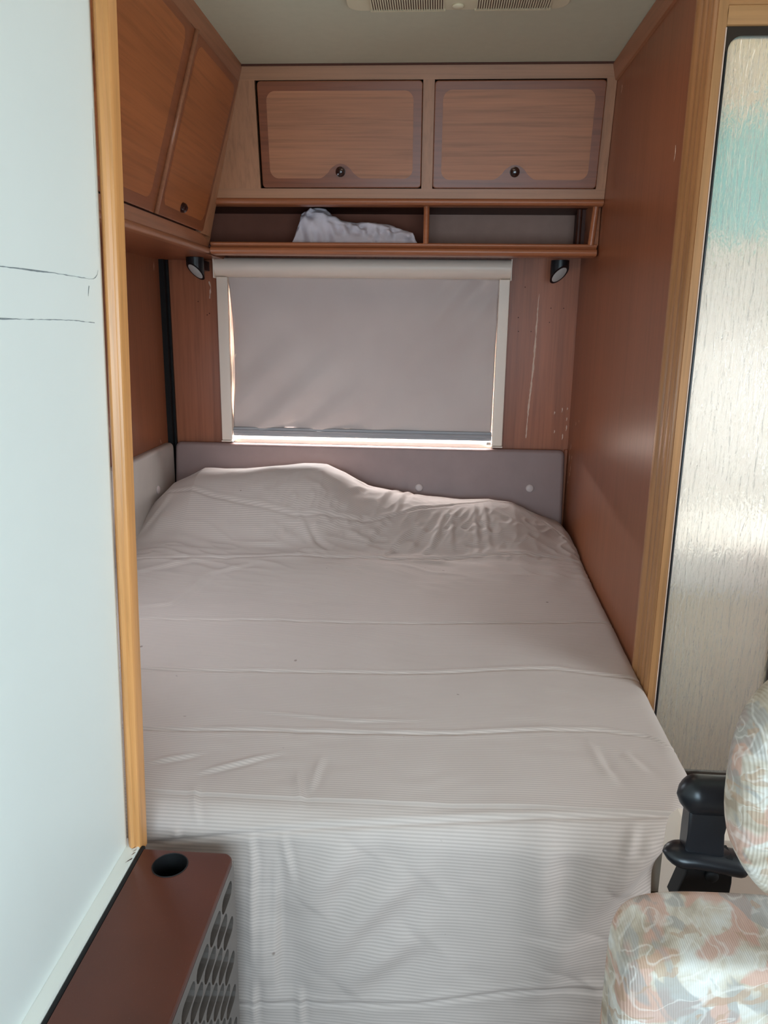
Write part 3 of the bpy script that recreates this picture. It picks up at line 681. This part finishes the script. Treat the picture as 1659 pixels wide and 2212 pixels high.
# white ledge, black seal
t = thing('ledge_strip', 'white painted ledge strip with a screw above the brown heater', 'strip')
b = BM(); sweep(b, [(-0.009, -0.03), (-0.009, 0.0015), (-0.004, 0.0015), (0.014, 0.0), (0.0160, -0.003), (0.0160, -0.03)], (-0.4355, -0.4, 0.447), (-0.4355, 0.985, 0.447), (1, 0, 0), (0, 0, 1)); obj('strip', b, M['bead'], t)
b = BM(); lathe(b, [(0.004, 0), (0.004, 0.0008), (0.0025, 0.0012), (0.0022, 0.0006), (0.0005, 0.0006)], 16, Matrix.Translation((-0.4285, 0.972, 0.4495))); obj('screw', b, M['button'], t, True)
b = BM(); mt = frame_mat((0, 0, 0.4476), (1, 0, 0), (0, 1, 0))
for k in range(7):
    x = -0.4215+rnd.uniform(-.003, .003); y = 0.955+rnd.uniform(-.02, .012); q = resample([(x, y), (x-0.004, y-0.006)], 4); flake(b, q, [0.0004, 0.0014, 0.0012, 0.0004], mt, 0.0022, 0.0004)
obj('worn_patch', b, M['darkwood'], t)
tag(obj('seal_strip', box(BM(), -0.4190, -0.4125, -0.4, 0.975, 0.40, 0.4455, 0.002), M['blackr'], None), 'black foam seal between white ledge and brown heater', 'seal')

# ================================================================== heater
ht = thing('heater', 'brown metal heater cabinet with slotted side grille and round top hole', 'heater')
HX0, HX1, HY0, HY1, HZ = -0.412, -0.2765, 0.30, 0.966, 0.445
hc = (-0.362, 0.936); hr = 0.0245
def round_rect_ray(cx, cy, x0, x1, y0, y1, r, n):
    angs = corner_angs(cx, cy, x0, x1, y0, y1, n)
    for k in range(9):
        a = PI/2*k/8; angs.append(math.atan2(y1-r+r*math.sin(a)-cy, x1-r+r*math.cos(a)-cx) % (2*PI))
    angs = sorted(set(round(a, 5) for a in angs))
    out = ray_rect(cx, cy, x0, x1, y0, y1, angs); res = []
    for (x, y), a in zip(out, angs):
        if x > x1-r and y > y1-r:      # round the far right corner
            dx, dy = math.cos(a), math.sin(a); ox, oy = cx-(x1-r), cy-(y1-r); B_ = ox*dx+oy*dy; C_ = ox*ox+oy*oy-r*r; t_ = -B_+math.sqrt(max(0, B_*B_-C_)); x, y = cx+dx*t_, cy+dy*t_
        res.append((x, y))
    return angs, res
angs, outer = round_rect_ray(hc[0], hc[1], HX0, HX1-0.003, HY0, HY1, 0.012, 48)
b = BM(); mt = Matrix.Translation((0, 0, HZ))
inner = [(hc[0]+hr*math.cos(a), hc[1]+hr*math.sin(a)) for a in angs]
ring_to(b, inner, outer, mt, 0.004)
n = len(outer)
def loopv(off, z):
    o = []
    for x, y in outer:
        ex = off if x > HX1-0.02 else 0; ey = off if y > HY1-0.02 else 0
        cxr, cyr = HX1-0.015, HY1-0.012
        if x > cxr and y > cyr:
            d = Vector((x-cxr, y-cyr)).normalized(); ex, ey = d.x*off, d.y*off
        else:
            ex = off if x > HX1-0.0045 else 0; ey = off if y > HY1-0.001 else 0
        o.append(b.verts.new((x+ex, y+ey, z)))
    return o
rings = [loopv(0, HZ), loopv(0.0017, HZ-0.0006), loopv(0.003, HZ-0.003), loopv(0.003, HZ-0.010)]
for A_, B_ in zip(rings, rings[1:]):
    for k in range(n): b.faces.new((A_[k], A_[(k+1) % n], B_[(k+1) % n], B_[k]))
bmesh.ops.remove_doubles(b, verts=b.verts, dist=1e-5)
obj('top_cover', b, M['heater'], ht, 'auto')
b = BM(); lathe(b, [(hr+0.0015, 0.0002), (hr+0.001, 0.0008), (hr, 0.0008), (hr-0.0005, 0.0), (hr-0.0015, -0.05), (0.001, -0.052)], 40, Matrix.Translation((*hc, HZ)), False); obj('air_outlet', b, M['blackr'], ht, 'auto', label='round black opening in the top')
b = BM()
box(b, HX0, HX1-0.004, HY1-0.004, HY1-0.001, 0.004, HZ-0.009); box(b, HX0, HX0+0.003, HY0, HY1-0.004, 0.004, HZ-0.009)
box(b, HX0, HX1-0.02, HY0, HY1-0.004, 0.004, 0.02); box(b, HX0, HX1-0.002, HY0, HY0+0.004, 0.004, HZ-0.009)
obj('casing', b, M['heater'], ht)
# grille: staggered rounded slots, u = y, v = z, w = towards the room
mg = frame_mat((HX1, 0, 0), (0, 1, 0), (0, 0, 1))
b = BM(); blades = BM(); PY, PZ = 0.0590, 0.0305; ZTOP = 0.4215
def stad(cx, cy, hw, hh, angs):
    out = []; c = hw-hh
    for a in angs:
        dx, dy = math.cos(a), math.sin(a)
        # ray against stadium
        t_ = 1e9
        if abs(dy) > 1e-6:
            t0 = hh/abs(dy)
            if abs(dx*t0) <= c: t_ = t0
        if t_ > 1e8:
            ox = -c if dx > 0 else c; B_ = ox*dx; C_ = ox*ox-hh*hh; t_ = -B_+math.sqrt(max(0, B_*B_-C_))
        out.append((cx+dx*t_, cy+dy*t_))
    return out
for row in range(13):
    z1 = ZTOP-row*PZ; z0 = z1-PZ
    ye = 0.9535+(0.0 if row % 2 == 0 else -0.0295)
    y_hi = HY1-0.001
    # plain filler between last slot and the edge
    bb = [b.verts.new(mg @ Vector(q+(0,))) for q in ((ye, z0), (y_hi, z0), (y_hi, z1), (ye, z1))]; b.faces.new(bb)
    k = 0
    while ye-PY*(k+1) > HY0+0.03:
        c0 = ye-PY*(k+1); c1 = c0+PY; cx_, cz_ = (c0+c1)/2, (z0+z1)/2
        angs = corner_angs(cx_, cz_, c0, c1, z0, z1, 24)
        ring_to(b, stad(cx_, cz_, PY/2-0.0026, PZ/2-0.0024, angs), ray_rect(cx_, cz_, c0, c1, z0, z1, angs), mg, 0.010)
        # curved louvre blade inside the slot
        for s in range(5):
            f0, f1 = s/5, (s+1)/5
            q = lambda f: (cz_-0.010+0.018*f, -0.009+0.007*math.sin(f*PI/2))
            (za, wa), (zb, wb) = q(f0), q(f1)
            vs = [blades.verts.new(mg @ Vector(c)) for c in ((c0+0.006, za, wa-0.004), (c1-0.006, za, wa-0.004), (c1-0.006, zb, wb-0.004), (c0+0.006, zb, wb-0.004))]; blades.faces.new(vs)
        k += 1
    c0 = ye-PY*k
    bb = [b.verts.new(mg @ Vector(q+(0,))) for q in ((HY0, z0), (c0, z0), (c0, z1), (HY0, z1))]; b.faces.new(bb)
for z0, z1 in ((ZTOP, HZ-0.009), (0.004, ZTOP-13*PZ)):
    if z1 > z0: b.faces.new([b.verts.new(mg @ Vector(q+(0,))) for q in ((HY0, z0), (HY1-0.001, z0), (HY1-0.001, z1), (HY0, z1))])
bmesh.ops.remove_doubles(b, verts=b.verts, dist=1e-5)
gr = obj('side_grille', b, M['grille'], ht, False, label='brown side grille with painted grey reflection and staggered rounded slots')
bmesh.ops.remove_doubles(blades, verts=blades.verts, dist=1e-5); obj('louvre', blades, M['blade'], gr, True)
b = BM(); box(b, HX1-0.030, HX1-0.026, HY0+0.01, HY1-0.01, 0.03, HZ-0.02); obj('inner_plate', b, M['blackr'], ht)

# ================================================================== bed and its cover
bd = thing('bed', 'wide bed filling the alcove beneath the white quilted cover', 'bed')
b = BM(); box(b, -0.90, 0.40, 1.13, 2.52, 0.0, 0.28, 0.004); obj('bed_base', b, M['base'], bd)
b = BM(); box(b, -0.89, 0.425, 1.12, 2.52, 0.28, 0.45, 0.03, 3); obj('mattress', b, M['bead'], bd, 'auto')

WR = [(((-0.174, 0.311), (-0.131, 0.169), (-0.078, -0.006)), 0.01, 0.005), (((-0.109, 0.304), (-0.087, 0.164), (-0.05, 0.035)), 0.01, 0.005), (((-0.152, 0.479), (-0.078, 0.365), (-0.015, 0.303)), 0.01, 0.005), (((-0.066, 0.431), (-0.024, 0.341), (0.022, 0.269)), 0.01, 0.005), (((-0.248, 0.143), (-0.186, 0.156)), 0.01, 0.005), (((-0.312, 0.022), (-0.188, 0.136)), 0.01, 0.005), (((-0.313, -0.07), (-0.223, -0.034)), 0.01, 0.005), (((-0.391, 0.363), (-0.344, 0.428), (-0.283, 0.485)), 0.01, 0.005), (((-0.361, 0.462), (-0.299, 0.494)), 0.01, 0.005), (((0.046, 0.267), (0.009, 0.39)), 0.01, 0.005), (((0.069, 0.274), (0.063, 0.401)), 0.01, 0.005), (((0.137, 0.215), (0.143, 0.424)), 0.01, 0.005), (((0.166, 0.212), (0.179, 0.412)), 0.01, 0.005), (((-0.273, 0.272), (-0.212, 0.198)), 0.01, 0.005), (((-0.013, 0.425), (0.032, 0.353)), 0.01, 0.005), (((-0.232, 0.382), (-0.166, 0.409)), 0.01, 0.005), (((-0.066, 0.181), (-0.017, 0.214)), 0.01, 0.005), (((-0.136, 0.316), (-0.193, 0.412)), 0.01, 0.005), (((-0.813, 0.603), (-0.719, 0.545), (-0.601, 0.511)), 0.012, 0.004), (((-0.734, 0.808), (-0.661, 0.78), (-0.612, 0.582)), 0.012, 0.004), (((-0.612, 0.594), (-0.505, 0.543)), 0.012, 0.004), (((-0.469, 0.386), (-0.279, 0.484)), 0.012, 0.004), (((-0.452, 0.974), (-0.345, 0.997)), 0.012, 0.004), (((-0.894, 0.38), (-0.831, 0.271)), 0.012, 0.004), (((-0.394, 0.36), (-0.314, 0.481)), 0.012, 0.004), (((-0.505, 1.044), (-0.39, 1.086)), 0.012, 0.004), (((-0.819, -0.44), (-0.533, -0.417)), 0.012, 0.004), (((-0.269, 1.59), (-0.264, 1.637), (-0.267, 1.815)), 0.007, 0.004), (((-0.217, 1.59), (-0.202, 1.665)), 0.007, 0.004), (((-0.227, 1.635), (-0.231, 1.86)), 0.007, 0.004), (((-0.375, 1.513), (-0.354, 1.574)), 0.007, 0.004), (((-0.215, 1.459), (-0.192, 1.536)), 0.007, 0.004), (((-0.266, 1.849), (-0.268, 1.942)), 0.007, 0.004), (((-0.395, 1.593), (-0.378, 1.6)), 0.007, 0.004), (((-0.357, 1.266), (-0.133, 1.287), (-0.016, 1.276)), 0.007, 0.004), (((-0.376, 1.473), (-0.26, 1.408)), 0.007, 0.004), (((-0.18, 1.418), (-0.182, 1.497)), 0.007, 0.004), (((-0.471, 1.454), (-0.398, 1.42)), 0.007, 0.004), (((-0.191, 1.864), (-0.189, 1.935)), 0.007, 0.004), (((-0.103, 1.596), (-0.144, 1.655), (-0.186, 1.712)), 0.03, 0.012), (((-0.006, 1.639), (-0.089, 1.722), (-0.174, 1.835)), 0.03, 0.012), (((-0.004, 1.748), (-0.131, 1.859)), 0.03, 0.012), (((-0.263, 1.669), (-0.24, 1.868)), 0.03, 0.012), (((0.299, 1.332), (0.306, 1.404), (0.317, 1.451)), 0.01, 0.005), (((0.299, 1.332), (0.354, 1.359), (0.378, 1.418)), 0.01, 0.005), (((0.327, 1.554), (0.319, 1.574), (0.311, 1.591)), 0.01, 0.005), (((0.375, 1.587), (0.329, 1.63), (0.298, 1.664)), 0.03, 0.012), (((0.344, 1.589), (0.28, 1.679), (0.191, 1.837)), 0.03, 0.012), (((0.279, 1.608), (0.233, 1.712), (0.204, 1.805)), 0.03, 0.012), (((0.19, 1.571), (0.191, 1.745)), 0.03, 0.012), (((0.284, 1.738), (0.24, 1.817)), 0.03, 0.012)]
SEAMS = [((-0.952, 0.222), (-0.667, 0.307), (-0.408, 0.359), (-0.183, 0.336), (-0.043, 0.267), (0.18, 0.181), (0.303, 0.137), (0.442, 0.301)), ((-0.837, 0.529), (-0.437, 0.502), (-0.104, 0.474), (0.112, 0.439), (0.358, 0.406)), ((-0.706, 0.878), (-0.14, 0.847), (0.416, 0.805)), ((-0.6, 1.129), (-0.119, 1.1), (0.277, 1.054), (0.438, 1.077)), ((-0.51, 1.355), (-0.304, 1.337), (-0.099, 1.33), (0.07, 1.32), (0.328, 1.286), (0.409, 1.298), (0.443, 1.328)), ((-0.438, 1.618), (-0.29, 1.594), (-0.151, 1.575), (0.063, 1.555), (0.373, 1.532)), ((-0.299, 1.903), (-0.0, 1.88), (0.191, 1.837), (0.294, 1.838))]

YF = 1.035; S0 = 2.6-YF
def top_base(y): return 0.474+0.052*np.clip((y-1.19)/1.14, -0.2, 1.2)
SILX = [-0.973, -0.91, -0.837, -0.751, -0.615, -0.509, -0.419, -0.344, -0.285, -0.21, -0.121, -0.017, 0.101, 0.189, 0.263, 0.323, 0.42, 0.459]
SILZ = [0.53, 0.625, 0.694, 0.735, 0.741, 0.753, 0.76, 0.756, 0.732, 0.690, 0.674, 0.661, 0.656, 0.660, 0.647, 0.620, 0.582, 0.553]
def sm(a, b_, x): t_ = np.clip((x-a)/(b_-a), 0, 1); return t_*t_*(3-2*t_)
def seg_field(X, Yy, pts, wd, taper=True):
    F = np.zeros_like(X); n = len(pts)-1
    for i in range(n):
        ax, ay = pts[i]; bx, by = pts[i+1]; dx, dy = bx-ax, by-ay; L2 = dx*dx+dy*dy+1e-9
        t_ = np.clip(((X-ax)*dx+(Yy-ay)*dy)/L2, 0, 1); d2 = (X-ax-t_*dx)**2+(Yy-ay-t_*dy)**2
        u_ = (i+t_)/n; tp = np.clip(np.sin(PI*np.clip(u_, 0.04, 0.96)), 0, 1)**0.5
        F = np.maximum(F, np.exp(-d2/(wd*wd))*tp)
    return F
NU, NV = 380, 640
us = np.linspace(0, 1, NU); SE = S0+0.415
ss = np.linspace(0.004, SE, NV)
U, V = np.meshgrid(us, ss)
y = np.where(V < S0, 2.6-V, YF)
# plan outline: right edge narrows round the front corner
zdrop = np.maximum(0, V-S0)
xr = np.where(V < S0, 0.4565-0.045*sm(1.22, YF, 2.6-V)**1.5 if False else 0.4565, 0.4565)
xr = 0.4560-0.052*sm(1.40, S0+0.02, V)-0.034*sm(S0, S0+0.10, V)
xl = np.full_like(V, -0.893)
X = xl+(xr-xl)*U
Yp = 2.6-V
Hs = np.interp(X, SILX, SILZ); base = top_base(Yp)
g_ = 0.72*sm(2.14, 2.41, Yp)+0.28*sm(1.85, 2.30, Yp)
g_ = g_*(1-0.25*sm(2.46, 2.60, Yp))
Z = base+(Hs-base)*g_
# round the right edge over, and the left one near the wall
ed = np.clip((X-(xr-0.03))/0.03, 0, 1); Z = Z-0.022*(1-np.sqrt(np.clip(1-ed**2, 0, 1)))
# the wide soft roll over the front edge
r_ = 0.05
th_s = np.clip((V-(S0-r_*0.785))/(r_*1.571), 0, 1); ang = th_s*PI/2
Ztop = Z; zf = top_base(np.array(YF+r_))-0.004
front = V > (S0-r_*0.785)
Yq = np.where(front, YF+r_-r_*np.sin(ang), Yp+0*Yp)
shift = (2.6-(S0-r_*0.785))-(YF+r_)
Yq = np.where(front, Yq, np.where(V > S0-0.5, Yp-shift*sm(S0-0.5, S0-r_*0.785, V), Yp))
Zq = np.where(front, zf-r_*(1-np.cos(ang))-np.maximum(0, V-(S0+r_*0.785)), Ztop)
Zq = np.where(front, Zq-0.022*(1-np.sqrt(np.clip(1-ed**2, 0, 1)))*(1-th_s), Zq)
# front corner on the right turns back
Yq = Yq+0.05*(np.clip((X-(xr-0.09))/0.09, 0, 1)**2)*th_s
hang = np.clip((V-S0)/0.40, 0, 1)
Yq = Yq-0.020*hang
# wrinkles and seams as displacement along the surface
D_ = np.zeros_like(X)
for pts, wd, am in WR: 
    f = seg_field(X, V, pts, wd)
    off = seg_field(X, V, [(p[0]+wd*1.1, p[1]+wd*0.5) for p in pts], wd*1.1)
    D_ += am*1.0*(f-0.7*off)
D_ += 0.009*vnoise(X, V*0.8, 5.0, 1)+0.006*vnoise(X+0.4*V, V, 16, 2)*sm(0.9, 0.3, V)+0.0025*vnoise(X, V*2.0, 22, 5)*0.6
D_ += 0.006*vnoise(X*1.0, V*0.25, 14, 6)*sm(S0, S0+0.15, V)          # hanging folds
rsh = vnoise(X*1.3+0.8*V, V*1.0-0.5*X, 30, 9)
D_ += 0.006*(0.5-np.abs(rsh)*2)*np.exp(-((V-0.33)/0.11)**2)*sm(-0.75, -0.2, X)*0.9
D_ += 0.006*(0.5-np.abs(vnoise(X*0.6-0.9*V, V*1.4, 22, 11))*2)*np.exp(-((V-0.48)/0.12)**2)
for sline in SEAMS:
    px = np.array([p[0] for p in sline]); ps = np.array([p[1] for p in sline]); sl = np.interp(X, px, ps)
    d = V-sl
    D_ += -0.0030*np.exp(-(d/0.0035)**2)+0.0016*np.exp(-((d+0.010)/0.006)**2)+0.0008*np.exp(-((d-0.010)/0.008)**2)
    D_ += 0.0010*np.exp(-(d/0.02)**2)*vnoise(X, V, 60, 4)
NY = -np.sin(ang)*front; NZ = np.where(front, np.cos(ang), 1.0)
Yq = Yq+NY*D_; Zq = Zq+NZ*D_
Zq = np.where(V > S0, np.maximum(Zq, 0.012), Zq)
Yq = np.minimum(Yq, 2.584-(0.802-np.clip(Zq, 0.40, 0.802))*0.14)
edge_fix = np.minimum(X, XR-0.0015)
co_ = np.stack([edge_fix, Yq, Zq], -1).reshape(-1, 3)
# side skirt hanging from the right edge
NS = 14; idx = np.arange(NV)
ex = edge_fix[:, -1]; ey = Yq[:, -1]; ez = Zq[:, -1]
topm = int(np.searchsorted(ss, S0+0.02))
sk = []
for k in range(1, NS+1):
    f = k/NS
    zz = ez[:topm]*(1-f)+0.05*f
    sk.append(np.stack([np.minimum(ex[:topm]-0.003*np.sin(f*PI), XR-0.0015)-0.0*f, ey[:topm]+0.008*f, zz], -1))
sk = np.array(sk)
verts = np.concatenate([co_, sk.reshape(-1, 3)])
faces = []
I = np.arange(NV*NU).reshape(NV, NU)
q = np.stack([I[:-1, :-1], I[:-1, 1:], I[1:, 1:], I[1:, :-1]], -1).reshape(-1, 4)
J = (NV*NU+np.arange(NS*topm)).reshape(NS, topm); J = np.vstack([I[:topm, -1][None, :], J])
q2 = np.stack([J[:-1, :-1], J[:-1, 1:], J[1:, 1:], J[1:, :-1]], -1).reshape(-1, 4)[:, ::-1]
Q = np.concatenate([q[:, ::-1], q2])
me = bpy.data.meshes.new('bedspread')
me.vertices.add(len(verts)); me.vertices.foreach_set('co', verts.astype(np.float32).ravel())
me.loops.add(len(Q)*4); me.loops.foreach_set('vertex_index', Q.astype(np.int32).ravel())
me.polygons.add(len(Q)); me.polygons.foreach_set('loop_start', np.arange(0, len(Q)*4, 4, dtype=np.int32)); me.polygons.foreach_set('loop_total', np.full(len(Q), 4, np.int32))
me.update(); me.validate()
uvv = np.concatenate([np.stack([X, V], -1).reshape(-1, 2), np.stack([np.tile(ex[:topm], NS), np.tile(ss[:topm], NS)], -1)])
ul = me.uv_layers.new(name='UVMap'); li = np.empty(len(me.loops), np.int32); me.loops.foreach_get('vertex_index', li)
ul.data.foreach_set('uv', uvv[li].astype(np.float32).ravel())
me.polygons.foreach_set('use_smooth', np.ones(len(me.polygons), bool)); me.materials.append(M['cloth'])
o = bpy.data.objects.new('bedspread', me); COL.objects.link(o)
tag(o, 'white ribbed quilted bedspread humped over pillows and hanging over the front of the bed', 'bedspread')

# ================================================================== seat in the lower right
st = thing('passenger_seat', 'seat with pastel brushstroke fabric in the lower right corner', 'seat')
def cushion(name, x0, x1, y0, y1, z0, z1, ex, parent, mod=None, n=40):
    b = BM(); g = []
    cx_, cy_, cz_ = (x0+x1)/2, (y0+y1)/2, (z0+z1)/2
    sp_ = lambda v, e: math.copysign(abs(v)**e, v)
    m_ = n*2
    for j in range(n+1):
        la = -PI/2+PI*j/n; row = []
        for i in range(m_):
            lo = 2*PI*i/m_
            X_ = sp_(math.cos(la), ex[2])*sp_(math.cos(lo), ex[0]); Y_ = sp_(math.cos(la), ex[2])*sp_(math.sin(lo), ex[0]); Z_ = sp_(math.sin(la), ex[1])
            p_ = Vector((cx_+X_*(x1-x0)/2, cy_+Y_*(y1-y0)/2, cz_+Z_*(z1-z0)/2))
            if mod: p_ = mod(p_)
            row.append(b.verts.new(p_))
        g.append(row)
    for j in range(n):
        for i in range(m_): b.faces.new((g[j][i], g[j][(i+1) % m_], g[j+1][(i+1) % m_], g[j+1][i]))
    bmesh.ops.remove_doubles(b, verts=b.verts, dist=1e-5)
    return obj(name, b, M['seat'], parent, True)
cushion('backrest', 0.196, 0.66, 0.595, 0.715, 0.12, 0.641, (0.34, 0.13, 0.17), st)
cushion('headrest', 0.283, 0.60, 0.575, 0.715, 0.672, 0.935, (0.75, 0.72, 0.72), st)
b = BM()
for x in (0.40, 0.48):
    b = BM(); tube(b, [(x, 0.66, 0.62), (x, 0.66, 0.75)], 0.006); obj('headrest_rod', b, M['black'], st, True)
b = BM(); box(b, 0.22, 0.62, 0.10, 0.62, 0.12, 0.24, 0.04, 4); obj('seat_cushion', b, M['seat'], st, True)
b = BM(); box(b, 0.28, 0.56, 0.2, 0.6, 0.0, 0.13, 0.01); obj('seat_base', b, M['black'], st)

# black belt mount behind the seat
sb = thing('seat_belt_mount', 'glossy black plastic seat belt mount between backrest and headrest', 'seat belt mount')
def slab(outline, y0, y1, bev, name, mat, parent, **k):
    m_ = frame_mat((0, y1, 0), (1, 0, 0), (0, 0, 1)); b = BM(); prism(b, outline, 0, (y1-y0), m_, bev); return obj(name, b, mat, parent, 'auto', **k)
YM = 0.78
slab([(0.289, 0.572), (0.299, 0.609), (0.3, 0.632), (0.350, 0.632), (0.352, 0.60), (0.3505, 0.572)], YM-0.012, YM+0.012, 0.003, 'lower_stem', M['blackr'], sb)
slab([(0.297, 0.628), (0.2965, 0.66), (0.2970, 0.69), (0.342, 0.69), (0.3385, 0.66), (0.341, 0.628)], YM-0.010, YM+0.012, 0.004, 'upper_stem', M['black'], sb)
b = BM()   # rounded collar
for (x0, x1, yc, ry, zc, rz, bend) in ((0.275, 0.372, YM, 0.020, 0.626, 0.0125, -0.010), (0.2835, 0.372, YM, 0.020, 0.704, 0.0225, 0.0)):
    nseg = 22; ring = []; nn = 20
    for i in range(nseg+1):
        s = i/nseg; x = x0+(x1-x0)*s; e = math.sin(PI*min(0.5, max(0.0, s*2.2 if s < 0.23 else 0.5)))**0.6 if s < 0.23 else (1.0 if s < 0.85 else math.sqrt(max(0.02, 1-((s-0.85)/0.15)**2)))
        e = max(e, 0.05)
        ring.append([b.verts.new((x, yc+ry*e*math.cos(2*PI*k/nn), zc+bend*max(0, s-0.35)*1.5+(0.003 if bend else 0)*(1-e)+rz*e*math.sin(2*PI*k/nn))) for k in range(nn)])
    for a_, c_ in zip(ring, ring[1:]):
        for k in range(nn): b.faces.new((a_[k], a_[(k+1) % nn], c_[(k+1) % nn], c_[k]))
    b.faces.new(ring[0]); b.faces.new(ring[-1])
    if bend: obj('collar', b, M['black'], sb, True); b = BM()
    else: obj('top_knob', b, M['black'], sb, True)
b = BM(); lathe(b, [(0.0075, 0), (0.0075, 0.004), (0.006, 0.006), (0.001, 0.0062)], 20, frame_mat((0.327, YM-0.012, 0.6105), (1, 0, 0), (0, 0, 1))); obj('bolt', b, M['blackr'], sb, True)
t = thing('belt_pillar_cover', 'white plastic cover standing behind the black belt mount', 'cover')
b = BM(); prism(b, [(0.319, 0.02), (0.3175, 0.54), (0.318, 0.578), (0.321, 0.594), (0.330, 0.604), (0.40, 0.604), (0.44, 0.60), (0.45, 0.02)], 0, 0.06, frame_mat((0, 0.90, 0), (1, 0, 0), (0, 0, 1)), 0.006); obj('cover', b, M['cream'], t, 'auto')
